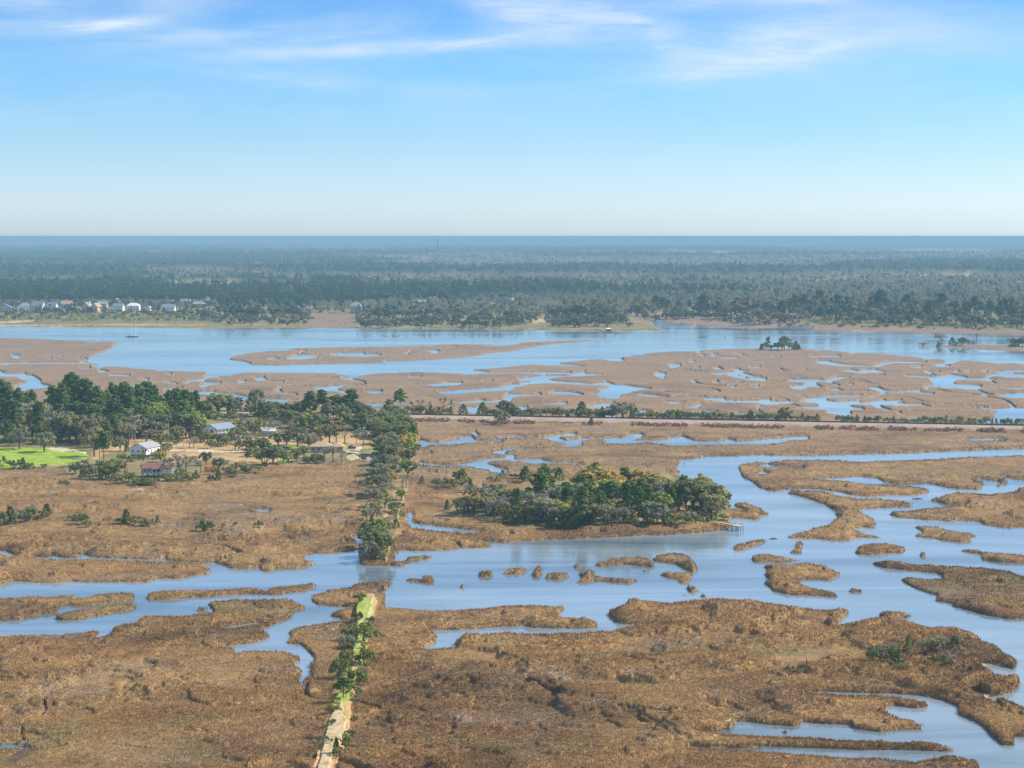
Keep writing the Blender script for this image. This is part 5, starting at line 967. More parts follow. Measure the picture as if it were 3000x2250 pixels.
# canopy as a rolling sheet for the farthest woods
xs = np.arange(-300, 3301, 4.0); ys = HOR + np.geomspace(10.8, 184, 230)
A, B = np.meshgrid(xs, ys); CX, CY = ground(A, B, 1.3)
pine, field, warm = woods(CX, CY)
crown = fbm(CX/16, CY/34, 81, 3); cl2 = fbm(CX/60, CY/130, 84, 3)
hh = (7 + 13*pine + 9*(crown-.5) + 9*(cl2-.5))*(1-.92*field)
fade = sstep(8, 60, B-HOR); hh = hh*(.45+.55*fade)
hh = np.where(B > 800, hh - (B-800)*.16, hh); hh[0] = 10
col = np.empty(A.shape+(4,), np.float32); col[..., 3] = 1
k = lambda c: np.array(c)[None, None]
mixw = np.clip(pine + (crown-.5)*.9, 0, 1)[..., None]
colr = k((.035,.062,.034))*mixw + (k((.20,.165,.115))*(1-warm[..., None]) + k((.27,.21,.15))*warm[..., None])*(1-mixw)
colr = colr*(1-field[..., None]) + k((.50,.40,.24))*field[..., None]
col[..., :3] = colr*(.75+.6*vnoise(CX/11, CY/26, 88))[..., None]
ny_, nx_ = A.shape; q = (np.arange(ny_-1)[:, None]*nx_ + np.arange(nx_-1)[None, :])
me = np_mesh('distant_canopy', np.stack([CX, CY, hh+1.3], -1).reshape(-1, 3), np.stack([q, q+nx_, q+nx_+1, q+1], -1).reshape(-1, 4)[:, ::-1], M['forest'])
ca = me.attributes.new('species', 'FLOAT_COLOR', 'POINT'); ca.data.foreach_set('color', col.ravel())
tag(link(bpy.data.objects.new('distant_forest', me)), 'endless mixed forest of pines and leafless trees running to the horizon', 'forest', kind='stuff')
# ----------------------------------------------------------------------------- buildings, boats and small things
def thing(name, x, y, rz, label, cat, group=None, z=None):
    v = spot(x, y) if y > 903 else P(x, y, 1.2)
    if z is not None: v.z = z
    o = empty(name, v, math.radians(rz)); return tag(o, label, cat, group)

def gable_roof(mb, w, l, z, h, ov=.5, th=.22, x0=0, y0=0):
    """ridge along y; two sloping slabs"""
    a, b = y0-l/2-ov, y0+l/2+ov; e = w/2+ov; drop = h*ov/(w/2)
    for s in (-1, 1):
        q = [(x0+s*e, a, z-drop), (x0+s*e, b, z-drop), (x0, b, z+h), (x0, a, z+h)]
        top = [(p[0], p[1], p[2]+th) for p in q]
        mb.add(q+top, [(0,1,2,3), (7,6,5,4), (0,4,5,1), (1,5,6,2), (2,6,7,3), (3,7,4,0)])
def gable_walls(mb, w, l, z0, z1, h, x0=0, y0=0):
    a, b, e = y0-l/2, y0+l/2, w/2
    v = [(x0-e,a,z0),(x0+e,a,z0),(x0+e,b,z0),(x0-e,b,z0),(x0-e,a,z1),(x0+e,a,z1),(x0+e,b,z1),(x0-e,b,z1),(x0,a,z1+h),(x0,b,z1+h)]
    mb.add(v, [(0,3,2,1),(0,1,5,8,4),(2,3,7,9,6),(1,2,6,5),(3,0,4,7),(4,8,9,7),(5,6,9,8)])
def hip_roof(mb, w, l, z, h, ov=.6, x0=0, y0=0):
    e, f = w/2+ov, l/2+ov; r = max(0.3, f-e) if l > w else .3; q = max(.3, e-f) if w >= l else .3
    v = [(x0-e,y0-f,z),(x0+e,y0-f,z),(x0+e,y0+f,z),(x0-e,y0+f,z)]
    if l >= w: v += [(x0,y0-r,z+h),(x0,y0+r,z+h)]; f_ = [(0,3,2,1),(0,1,4),(1,2,5,4),(2,3,5),(3,0,4,5)]
    else: v += [(x0-q,y0,z+h),(x0+q,y0,z+h)]; f_ = [(0,3,2,1),(0,1,5,4),(1,2,5),(2,3,4,5),(3,0,4)]
    mb.add(v, f_)
def window(parent, x, y, z, w, h, side='f', frame='white'):
    """side f front (-y), r right (+x), l left (-x)"""
    m = MB(); g = MB(); t = .07
    if side == 'f':
        for a, b, c, d in ((x-w/2, x+w/2, z+h/2-t, z+h/2), (x-w/2, x+w/2, z-h/2, z-h/2+t), (x-w/2, x-w/2+t, z-h/2+t, z+h/2-t), (x+w/2-t, x+w/2, z-h/2+t, z+h/2-t)): m.box(a, b, y-.09, y-.003, c, d)
        g.box(x-w/2+t, x+w/2-t, y-.05, y-.004, z-h/2+t, z+h/2-t)
    else:
        s = 1 if side == 'r' else -1; p, q = sorted((x+s*.003, x+s*.09)); p2, q2 = sorted((x+s*.004, x+s*.05))
        for a, b, c, d in ((y-w/2, y+w/2, z+h/2-t, z+h/2), (y-w/2, y+w/2, z-h/2, z-h/2+t), (y-w/2, y-w/2+t, z-h/2+t, z+h/2-t), (y+w/2-t, y+w/2, z-h/2+t, z+h/2-t)): m.box(p, q, a, b, c, d)
        g.box(p2, q2, y-w/2+t, y+w/2-t, z-h/2+t, z+h/2-t)
    f = m.build('window', M[frame], parent); g.build('pane', M['glass'], f)
def posts(parent, pts, z0, z1, r=.12, mat='white', name='post'):
    for x, y in pts: MB().box(x-r, x+r, y-r, y+r, z0, z1).build(name, M[mat], parent)

# white gabled house on piers
t = thing('gabled_house', 405, 1350, -17, 'white gabled house with a grey roof raised on piers in the sandy yard', 'house'); t.scale = (.92, .92, .94)
m = MB(); gable_walls(m, 9.6, 16, 1.8, 5.2, 2.3, y0=8); m.build('wall', M['white'], t)
m = MB(); gable_roof(m, 9.6, 16, 5.22, 2.32, y0=8); m.build('roof', M['greyroof'], t)
posts(t, [(x, y) for y in (.4, 5, 10, 15.4) for x in (-4.4, -1.5, 1.5, 4.4)], 0, 1.8, .18, 'concrete', 'pier')
for x in (-3, 0, 3): window(t, x, 0, 3.6, 1.1, 1.3)
for y in (2.5, 6, 10, 13.5): window(t, 4.8, y, 3.6, 1.2, 1.3, 'r')
m = MB(); m.box(-4.7, 4.7, 1.2, 1.35, 0, 1.75); m.build('underfloor_panel', M['darkwood'], t)  # dark panel set back between the piers under the raised floor
m = MB()
for i in range(8): m.box(4.85+i*.3, 5.15+i*.3, 12, 13.6, 1.5-i*.2, 1.62-i*.2)
m.build('stairs', M['white'], t)
m = MB(); m.box(4.85, 7.2, 13.7, 15.8, 1.6, 1.78); m.build('landing', M['white'], t)

# red-brown roofed house with a veranda
t = thing('red_roofed_house', 444, 1405, 16, 'white house with painted blue shade, a red-brown roof and veranda beside the marsh shrubs', 'house'); t.scale = (.80, .80, .88)
m = MB(); gable_walls(m, 8, 10.5, 1.9, 4.7, 2.0); m.v = [(y, -x, z) for x, y, z in m.v]; m.build('wall', M['greywall'], t)  # blue shade of the left gable put into the wall colour
m = MB(); gable_roof(m, 8, 10.5, 4.72, 2.02, .6); m.v = [(y, -x, z) for x, y, z in m.v]; m.build('roof', M['redroof'], t)
w2 = MB(); gable_walls(w2, 7, 9, 1.9, 4.7, 1.9); rot = Matrix.Translation((7.6, 1.6, 0)) @ Matrix.Rotation(math.radians(-100), 4, 'Z')
w2.v = [tuple(rot @ Vector(v)) for v in w2.v]; w2.build('wing_wall', M['white'], t)
r2 = MB(); gable_roof(r2, 7, 9, 4.73, 1.92, .6); r2.v = [tuple(rot @ Vector(v)) for v in r2.v]; r2.build('wing_roof', M['redroof'], t)
m = MB(); m.box(-.5, 9.5, -7.6, -4.05, 1.75, 1.9); m.build('veranda_deck', M['greywood'], t)
posts(t, [(x, -7.45) for x in (-.4, 2, 4.5, 7, 9.3)], 0, 4.6, .09, 'white', 'veranda_post')
m = MB(); m.box(-.5, 9.5, -7.5, -7.42, 2.75, 2.85); m.box(-.5, 9.5, -7.5, -7.42, 2.0, 2.06)
for i in range(40): m.box(-.45+i*.25, -.41+i*.25, -7.48, -7.44, 2.06, 2.75)
m.build('railing', M['white'], t)
m = MB(); m.add([(-.8,-8,4.45),(9.9,-8,4.45),(9.9,-3.9,5.0),(-.8,-3.9,5.0),(-.8,-8,4.6),(9.9,-8,4.6),(9.9,-3.9,5.15),(-.8,-3.9,5.15)], [(0,3,2,1),(4,5,6,7),(0,1,5,4),(1,2,6,5),(2,3,7,6),(3,0,4,7)]); m.build('veranda_roof', M['redroof'], t)
for x in (-4.2, -2.6): window(t, x, -4.0, 3.4, .9, 1.2)
for x in (1.2, 3.2): window(t, x, -4.0, 3.2, 1.3, 1.9)
window(t, -5.25, -1, 3.4, 1, 1.2, 'l')
m = MB(); m.box(6.2, 7.2, 2.2, 3.2, 5.5, 8.0); m.box(6.1, 7.3, 2.1, 3.3, 8.0, 8.2); m.build('chimney', M['white'], t)
posts(t, [(x, y) for x in (-5, -2, 1, 4) for y in (-3.7, 0, 3.7)], 0, 1.9, .15, 'concrete', 'pier')

# raised white house with a slate roof and stairs
t = thing('raised_house', 612, 1293, -32, 'tall white house with a slate roof, long veranda and outside stairs', 'house'); t.scale = (.88, .88, .95)
m = MB(); gable_walls(m, 9.5, 18, 2.8, 5.8, 2.2, y0=9); m.build('wall', M['white'], t)
m = MB(); gable_roof(m, 11.5, 18, 5.55, 2.5, .5, x0=.8, y0=9); m.build('roof', M['blueroof'], t)
m = MB(); m.box(-4.6, 4.6, .3, 17.7, 0, 2.78); m.build('lower_storey', M['darkwood'], t)
m = MB(); m.box(4.8, 7.2, .2, 17.8, 2.65, 2.8); m.build('veranda_deck', M['greywood'], t)
posts(t, [(7.0, y) for y in (.5, 4, 7.5, 11, 14.5, 17.5)], 0, 5.5, .12, 'white', 'veranda_post')
m = MB(); m.box(7.0, 7.08, .5, 17.5, 3.65, 3.75)
for i in range(60): m.box(7.02, 7.06, .6+i*.285, .65+i*.285, 2.85, 3.65)
m.build('railing', M['white'], t)
window(t, -1.5, 0, 4.3, 1.3, 1.5); window(t, 2.4, 0, 4.3, 2.0, 1.8)
for y in (3, 7, 11, 15): window(t, 4.75, y, 4.3, 1.3, 1.5, 'r', 'peach')
m = MB()
for i in range(11): m.box(7.2, 8.6, 2+i*.3, 2.3+i*.3, 2.55-i*.23, 2.65-i*.23)
m.build('stairs', M['white'], t)
m = MB(); m.box(-8.2, -4.9, 3, 6, 2.5, 2.7); m.box(-8.2, -8.1, 3, 6, 2.7, 3.6); m.box(-8.2, -4.9, 2.95, 3.03, 2.7, 3.6)
for p in ((-8, 3.2), (-8, 5.8), (-5.2, 3.2)): m.box(p[0]-.1, p[0]+.1, p[1]-.1, p[1]+.1, 0, 2.5)
m.build('side_deck', M['white'], t)
m = MB(); m.tube((1, 4, 7.6), (1, 4, 8.9), .18); m.build('flue', M['steel'], t)
t = thing('storage_shed', 572, 1281, -10, 'dark green storage shed with a white lid-like roof by the raised house', 'shed')
MB().box(-1.7, 1.7, -1.2, 1.2, 0, 2.2).build('wall', M['cedar'] if 0 else simple('dark_green_paint', (.03,.08,.055), .6), t); MB().box(-1.9, 1.9, -1.4, 1.4, 2.2, 2.45).build('roof', M['white'], t); MB().box(-.5, .5, -1.26, -1.203, 0, 1.9).build('door', M['greywood'], t)

# barn with a white metal roof
t = thing('white_roofed_barn', 786, 1284, -4, 'low grey barn with a white metal roof behind bare trees', 'barn')
m = MB(); gable_walls(m, 7, 8, 0, 3.0, 1.3, y0=0); m.v = [(y, -x, z) for x, y, z in m.v]; m.build('wall', M['greywall'], t)
m = MB(); gable_roof(m, 7, 8, 3.02, 1.32, .4); m.v = [(y, -x, z) for x, y, z in m.v]; m.build('roof', M['white'], t)
MB().box(-2.4, -.2, -3.56, -3.503, 0, 2.5).build('door', M['greywood'], t)
for x in (1.2, 2.8): window(t, x, -3.5, 1.8, .8, .9)

# tan ranch house
t = thing('tan_roofed_house', 955, 1334, 3, 'low tan brick house with a broad tan hipped roof near the footbridge', 'house')
m = MB(); m.box(-8, 3, 0, 8, 0, 3); m.box(3.003, 8.5, -1.5, 7, 0, 2.9); m.build('wall', M['tanwall'], t)
m = MB(); hip_roof(m, 11, 8, 3.0, 2.3, .7, x0=-2.5, y0=4); m.build('roof', M['tanroof'], t)
m = MB(); hip_roof(m, 6.4, 8.5, 3.06, 1.8, .6, x0=5.7, y0=2.75); m.build('wing_roof', M['tanroof'], t)
for x in (-6.4, -3.6, -.8, 1.6): window(t, x, 0, 1.7, 1.3, 1.3)
for x in (4.6, 6.9): window(t, x, -1.5, 1.7, 1.0, 1.4)
for y in (.6, 4): window(t, 8.5, y, 1.7, 1.3, 1.3, 'r')
MB().box(-2.7, -1.8, -.06, -.004, .1, 2.2).build('door', M['white'], t)

# parked boat on its trailer
def hull(mb, l, w, h, z0=0):
    rings = []
    for k, (xx, ww, zz) in enumerate(((-.5,.82,0), (-.3,.95,0), (.0,1,0), (.25,.82,.03), (.42,.42,.12), (.5,.04,.25))):
        y = w/2*ww; rings.append([(xx*l, -y, z0+h), (xx*l, -y*.75, z0+h*.35+zz*h), (xx*l, 0, z0+zz*h), (xx*l, y*.75, z0+h*.35+zz*h), (xx*l, y, z0+h)])
    mb.loft(rings)
t = thing('parked_boat', 731, 1291, 4, 'small white boat parked on a trailer in the yard', 'boat')
m = MB(); hull(m, 5.2, 2.0, .9, .55); m.build('hull', M['white'], t); MB().box(-.6, .5, -.6, .6, 1.45, 2.0).build('console', M['white'], t)
m = MB(); m.box(-2.3, 3.1, -.1, .1, .4, .54); m.box(-1, -.8, -1.0, 1.0, .38, .5); m.build('trailer', M['steel'], t)
for s in (-1, 1): MB().tube((-.9, s*1.0, .3), (-.9, s*1.22, .3), .3, n=12).build('wheel', M['rust'], t)

# footbridge over the pond
def walkway(name, a, b, za, zb, w, label, cat, n=5, mat='greywood', drop=0, rail=True):
    o = empty(name, a); tag(o, label, cat); d = b-a; L_ = Vector((d.x, d.y, 0)).length; o.rotation_euler.z = math.atan2(d.y, d.x)
    MB().add([(0,-w/2,za),(L_,-w/2,zb),(L_,w/2,zb),(0,w/2,za),(0,-w/2,za+.14),(L_,-w/2,zb+.14),(L_,w/2,zb+.14),(0,w/2,za+.14)], [(0,3,2,1),(4,5,6,7),(0,1,5,4),(1,2,6,5),(2,3,7,6),(3,0,4,7)]).build('deck', M[mat], o)
    for i in range(n):
        x = L_*(i+.5)/n; z = za + (zb-za)*(i+.5)/n
        for s in (-1, 1): MB().tube((x, s*(w/2-.1), drop), (x, s*(w/2-.1), z), .13).build('post', M['darkwood'], o)
    if rail:
        for s in (-1, 1):
            m = MB(); m.tube((0, s*w/2, za+1.0), (L_, s*w/2, zb+1.0), .05)
            for i in range(n*2+1): x = L_*i/(n*2); z = za+(zb-za)*i/(n*2); m.tube((x, s*w/2, z+.1), (x, s*w/2, z+1.0), .04)
            m.build('handrail', M[mat], o)
    return o
walkway('footbridge', P(1003, 1334), P(1100, 1342), 1.9, 1.8, 1.6, 'wooden footbridge from the tan-roofed house over the pond', 'bridge', 5, 'white', -.5)
# dock of the islet
o = walkway('islet_dock', P(2092, 1545), P(2168, 1555), 2.1, 1.9, 1.5, 'wooden dock reaching from the islet into the creek', 'dock', 5, 'greywood', -1, False)
m = MB(); m.box(10.0, 13.2, -2.0, 1.6, 1.9, 2.05); m.build('platform', M['greywood'], o)
for x in (10.3, 11.7, 12.9):
    for y in (-1.8, 1.4): MB().tube((x, y, -1), (x, y, 1.95), .13).build('post', M['darkwood'], o)
MB().tube((11.7, -1.8, .2), (12.9, -1.8, 1.7), .07).build('brace', M['darkwood'], o); MB().tube((6.8, -.6, .2), (8.3, -.6, 1.8), .07).build('brace', M['darkwood'], o)
# white chair by the dock
t = thing('garden_chair', 2090, 1526, -30, 'white garden chair on the grass at the foot of the dock', 'chair')
MB().box(-.4, .4, -.4, .4, .4, .47).build('seat', M['white'], t); m = MB(); m.add([(-.4,.38,.47),(.4,.38,.47),(.4,.62,1.3),(-.4,.62,1.3),(-.4,.44,.47),(.4,.44,.47),(.4,.68,1.3),(-.4,.68,1.3)], [(0,1,2,3),(7,6,5,4),(0,4,5,1),(1,5,6,2),(2,6,7,3),(3,7,4,0)]); m.build('backrest', M['white'], t)
for x in (-.36, .36):
    for y in (-.36, .36): MB().box(x-.04, x+.04, y-.04, y+.04, 0, .4).build('leg', M['white'], t)

# poles and yard lights
def pole(x, y, h, label, lamp=False, arm=False, name='utility_pole', lean=0, mat='greywood', r=.16):
    t = thing(name, x, y, 0, label, 'street lamp' if lamp else 'pole'); t.rotation_euler.y = lean
    MB().tube((0, 0, -.3), (0, 0, h), r, r*.7, 8).build('pole', M[mat], t)
    if arm: MB().box(-1.1, 1.1, -.08, .08, h-.7, h-.5).build('crossarm', M['darkwood'], t)
    if lamp:
        MB().tube((0, 0, h), (.9, 0, h+.35), .05).build('bracket', M['steel'], t)
        m = MB(); m.tube((.55, 0, h+.34), (1.35, 0, h+.2), .22, .34, 8); m.build('lamp_head', M['white'], t)
pole(396, 1311, 6.4, 'yard light with a white head behind the white gabled house', True, name='yard_light')
pole(849, 1284, 5.8, 'yard light with a white head in the grove by the tan-roofed house', True, name='yard_light')
pole(388, 1313, 8, 'bare pole beside the yard light behind the white gabled house')
pole(538, 1326, 4.4, 'short pole beside the sandy drive near two small bare trees'); pole(580, 1326, 6.8, 'taller pole beside the sandy drive right of two small bare trees')
pole(640, 1362, 5.2, 'pole standing among shrubs above the orange cloth'); pole(813, 1362, 8.4, 'tall thin pole at the marsh edge left of the tan-roofed house'); pole(808, 1282, 6.8, 'pale pole among bare trees by the white-roofed barn', mat='white', r=.12)
pole(739, 1400, 3.4, 'post with an arm alone at the edge of the marsh', arm=True); pole(1000, 1417, 2.2, 'weathered stump post alone in the brown marsh', r=.2, mat='palebark'); pole(189, 1410, 2.6, 'thin grey post in the marsh below the green lawn', r=.09); pole(422, 1302, 2.4, 'short white post behind the roof of the gabled house', mat='white', r=.12)
pole(2001, 1521, 8.4, 'leaning grey pole on the islet in front of the large oaks', lean=-.03); pole(2633, 1978, 5.5, 'broken dark trunk standing like a pole in the brush clump', r=.16, mat='darkwood'); pole(2362, 1978, 3.2, 'short dark dead trunk on the brown marsh', r=.14, mat='darkwood')
# orange cloth between two poles
t = thing('orange_cloth', 608, 1402, 8, 'bright orange-red cloth stretched between two poles above the shrubs', 'cloth')
for x in (-1.45, 1.45): MB().tube((x, 0, 0), (x*1.04, 0, 4.6), .06).build('pole', M['greywood'], t)
rings = []
for i in range(9):
    u = i/8; xw = 1.15 + .25*(u > .75) + .1*u; rings.append([(-xw, -.1-.2*math.sin(u*3), 2.2+2.3*u), (0, -.35-.25*math.sin(u*3), 2.2+2.3*u), (xw, -.1-.2*math.sin(u*3), 2.2+2.3*u), (xw, 0, 2.2+2.3*u), (0, -.2-.2*math.sin(u*3), 2.2+2.3*u), (-xw, 0, 2.2+2.3*u)])
m = MB(); m.loft(rings); m.build('fabric', M['orange'], t)
# arch on the lawn, skiff, kayak, car
t = thing('garden_arch', 141, 1317, 0, 'pale round-topped garden arch at the dark wood edge of the lawn', 'arch')
m = MB(); rg = []
for i in range(13):
    a = math.pi*i/12; c, s = -math.cos(a), math.sin(a); rg.append([(c*.95, -.5, s*1.75), (c*1.15, -.5, s*2.0), (c*1.15, .5, s*2.0), (c*.95, .5, s*1.75)])
m.loft(rg); m.build('arch_frame', M['concrete'], t)
t = thing('upturned_skiff', 226, 1354, 10, 'pale skiff lying at the right end of the green lawn', 'boat')
m = MB(); hull(m, 4.2, 1.5, .6, 0); m.build('hull', M['greywood'], t); MB().box(-.4, 0, -.6, .6, .61, .68).build('thwart', M['white'], t); MB().box(.8, 1.1, -.4, .4, .61, .68).build('thwart', M['white'], t)
t = thing('kayak', 1014, 1309, 0, 'yellow kayak on the grass beyond the tan-roofed house', 'kayak')
m = MB(); hull(m, 3.6, .8, .4, .1); m.build('hull', simple('yellow_plastic', (.75,.50,.05), .4), t); MB().tube((-.1, 0, .48), (-.1, 0, .53), .3, n=10).build('cockpit_rim', M['rust'], t)
def car(x, y, rz, col, label):
    t = thing('parked_car', x, y, rz, label, 'car'); body = simple(col[0], col[1], .3, .05)
    m = MB(); sec = []
    for xx, zz in ((-2.2,.8),(-1.9,.95),(-1.2,1.0),(1.0,.95),(1.9,.85),(2.2,.65)): sec.append([(xx,-.85,.3),(xx,.85,.3),(xx,.88,zz*.8),(xx,.8,zz),(xx,-.8,zz),(xx,-.88,zz*.8)])
    m.loft(sec); m.build('body', body, t)
    m = MB(); m.loft([[(-1.8,-.72,.93),(-1.8,.72,.93),(-1.3,.62,1.45),(-1.3,-.62,1.45)], [(.9,-.72,.93),(.9,.72,.93),(.2,.62,1.45),(.2,-.62,1.45)]]); m.build('windows', M['glass'], t)
    MB().box(-1.25, .15, -.6, .6, 1.451, 1.5).build('roof', body, t)
    for xx in (-1.35, 1.35):
        for s in (-1, 1): MB().tube((xx, s*.7, .32), (xx, s*.9, .32), .32, n=12).build('wheel', M['rust'], t)
car(1031, 1323, 12, ('dark_blue_car_paint', (.03,.04,.06)), 'dark car parked on the drive by the tan-roofed house')

# white stakes in the creeks
for i, (x, y, h, lx) in enumerate(((1492,1339,1.5,.3),(1498,1338,1.6,.25),(1500,1338,1.5,-.3),(1507,1337,1.3,.1),(1512,1337,1.7,-.2),(1515,1337,1.7,-.35))):
    o = MB().tube((0,0,-.6), (lx*h, 0, h), .09).build('marker_stake', M['white']); o.location = P(x, y); tag(o, 'thin white stake leaning in the small creek behind the islet' , 'stake', 'white stakes in the small creek')
for x, y, h, lx, lb in ((2030,1360,1.7,-.35,'leaning white stake in the wide creek, lower of two close together'),(2038,1355,1.4,-.35,'leaning white stake in the wide creek, upper of two close together'),(2058,1355,3.0,0,'tall upright white stake standing in the wide creek'),(2005,1361,1.2,0,'short dark stake near the creek bank left of the white stakes')):
    o = MB().tube((0,0,-.6), (lx*h, 0, h), .1).build('marker_stake', M['darkwood'] if 'dark' in lb else M['white']); o.location = P(x, y); tag(o, lb, 'stake')
for x, y, l, lb in ((2688,1462,4.4,'dark driftwood log lying in the channel left of the reed point'), (2266,1579,2.8,'dark driftwood log in the creek between two reed islets')):
    t = thing('driftwood_log', x, y, 3, lb, 'log', z=.05); m = MB(); m.tube((-l/2,0,.05),(0,.1,.18),.16,.2,7); m.tube((0,.1,.18),(l/2,0,.1),.2,.1,7); m.build('log', M['darkwood'], t)
    MB().tube((-.4,0,.2),(-.6,.1,.9),.06,.02,5).build('branch', M['darkwood'], t); MB().tube((.5,0,.2),(.4,.1,.8),.05,.02,5).build('branch', M['darkwood'], t)
# river markers
t = thing('channel_marker', 2861, 994, 0, 'dark channel marker post standing in the river at the right', 'post', z=0); MB().tube((0,0,-1),(0,0,6.2),.28,.24,8).build('post', M['darkwood'], t); MB().box(-.5,.5,-.32,-.26,5.0,6.0).build('marker_board', M['darkwood'], t)
t = thing('river_buoy', 2124, 991, 0, 'small dark red buoy floating in the river', 'buoy', z=0); MB().tube((0,0,-.2),(0,0,.6),.7,.6,10).build('float', M['redroof'], t); MB().tube((0,0,.6),(0,0,1.6),.3,.15,8).build('topmark', M['redroof'], t)

# boats on the river
t = thing('sailing_yacht', 389, 987, 0, 'blue two-masted yacht with bare masts moored on the river', 'sailing boat', z=0)
m = MB(); hull(m, 12.5, 3.4, 1.5, -.4); m.build('hull', M['hullblue'], t); MB().box(-3.2, 2.6, -1.0, 1.0, 1.1, 1.75).build('cabin', M['white'], t); MB().box(-6, 5.2, -1.3, 1.3, 1.08, 1.13).build('deck', M['white'], t)
MB().tube((-.7,0,1.1),(-.7,0,14),.16,.12,8).build('mast', M['white'], t); MB().tube((3.2,0,1.1),(3.2,0,15),.18,.13,8).build('mast', M['white'], t); MB().tube((-.7,0,2.6),(-4.2,0,2.7),.14).build('boom', M['white'], t); MB().box(-4.6,-2.4,-1,1,2.3,2.42).build('bimini', M['rust'], t)
t = thing('dinghy', 368, 988, 5, 'tiny dinghy trailing behind the two-masted yacht', 'boat', z=0); m = MB(); hull(m, 3, 1.3, .5, -.1); m.build('hull', M['hullblue'], t); MB().box(-.3,0,-.5,.5,.41,.46).build('thwart', M['white'], t)
def motorboat(x, y, l, rz, label, top=False):
    t = thing('motorboat', x, y, rz, label, 'boat', z=0); m = MB(); hull(m, l, l*.33, l*.16, -.15); m.build('hull', M['white'], t)
    MB().box(-l*.12, l*.12, -l*.09, l*.09, l*.13, l*.25).build('console', M['white'], t); MB().box(-l*.56, -l*.5, -.25, .25, .1, 1.1).build('outboard_motor', M['rust'], t)
    if top:
        MB().box(-l*.2, l*.18, -l*.13, l*.13, l*.34, l*.36).build('canopy', M['rust'], t)
        for xx in (-.18, .16):
            for s in (-1, 1): MB().tube((l*xx, s*l*.12, l*.12), (l*xx, s*l*.12, l*.34), .05).build('canopy_post', M['steel'], t)
motorboat(1132, 985, 5.8, 180, 'low white motorboat on the river, the one without a canopy'); motorboat(1158, 985, 7.2, 180, 'white motorboat with a dark canopy on the river', True)
# far dock with its boathouse
t = thing('boathouse', 1783, 972, 0, 'dark open boathouse with a white roof on the far shore', 'boathouse', z=0)
posts(t, [(x, y) for x in (-3, 0, 3) for y in (-2.4, 2.4)], -1, 3.2, .16, 'darkwood', 'piling'); MB().box(-2.8, 2.8, -1.8, 2.2, .9, 2.9).build('wall', M['darkwood'], t); m = MB(); hip_roof(m, 6.4, 5.4, 3.2, 1.4, .5); m.build('roof', M['white'], t)
walkway('boathouse_pier', P(1733, 966), P(1776, 972), 1.4, 1.4, 1.6, 'long low pier leading left from the far boathouse', 'pier', 5, 'greywood', -1, False)
walkway('boat_dock', P(1792, 972), P(1822, 972), 1.2, 1.2, 2.2, 'short dock to the right of the far boathouse', 'dock', 4, 'greywood', -1, False)
motorboat(1757, 974, 5.6, 0, 'white motorboat moored left of the far boathouse'); motorboat(1810, 976, 8.5, 0, 'larger white motorboat moored at the dock right of the boathouse', False)

# houses of the far bank
def far_house(x, y, wpx, hpx, wall, roof, label, style='gable', rz=0, wins=4, porch=False, chim=False, depth=11, group='houses on the far bank'):
    k = mpp(y); w, h = wpx*k, hpx*k; e = h*.62; rh = h-e; t = thing('far_house', x, y, rz, label, 'house', group)
    m = MB(); r = MB()
    if style == 'gable':   # gable end faces the water
        gable_walls(m, w*.92, depth, 0, e, rh, y0=depth/2); gable_roof(r, w*.92, depth, e+.02, rh, .6, .3, y0=depth/2)
    elif style == 'side':  # ridge runs along the shore
        gable_walls(m, depth, w*.92, 0, e, rh); m.v = [(b, -a+depth/2, c) for a, b, c in m.v]; gable_roof(r, depth, w*.92, e+.02, rh, .6, .3); r.v = [(b, -a+depth/2, c) for a, b, c in r.v]
    else:
        m.box(-w*.46, w*.46, 0, depth, 0, e); hip_roof(r, w*.92, depth, e+.01, rh, .8, y0=depth/2)
    m.build('wall', M[wall], t); r.build('roof', M[roof], t)
    for fl in range(max(1, int(e//2.9))):
        for i in range(wins): window(t, (i+.5)/wins*w*.86-w*.43, 0, 1.8+fl*2.9, min(1.6, w/wins*.55), 1.7)
    if porch:
        MB().box(-w*.45, w*.45, -2.6, -.01, 2.8, 3.1).build('porch_roof', M['white'], t); posts(t, [(q*w, -2.4) for q in (-.43, -.15, .15, .43)], 0, 2.8, .18, 'white', 'porch_post')
    if chim: MB().box(w*.2, w*.2+1.3, depth*.5, depth*.5+1.3, e, h+1.6).build('chimney', M['white'], t)
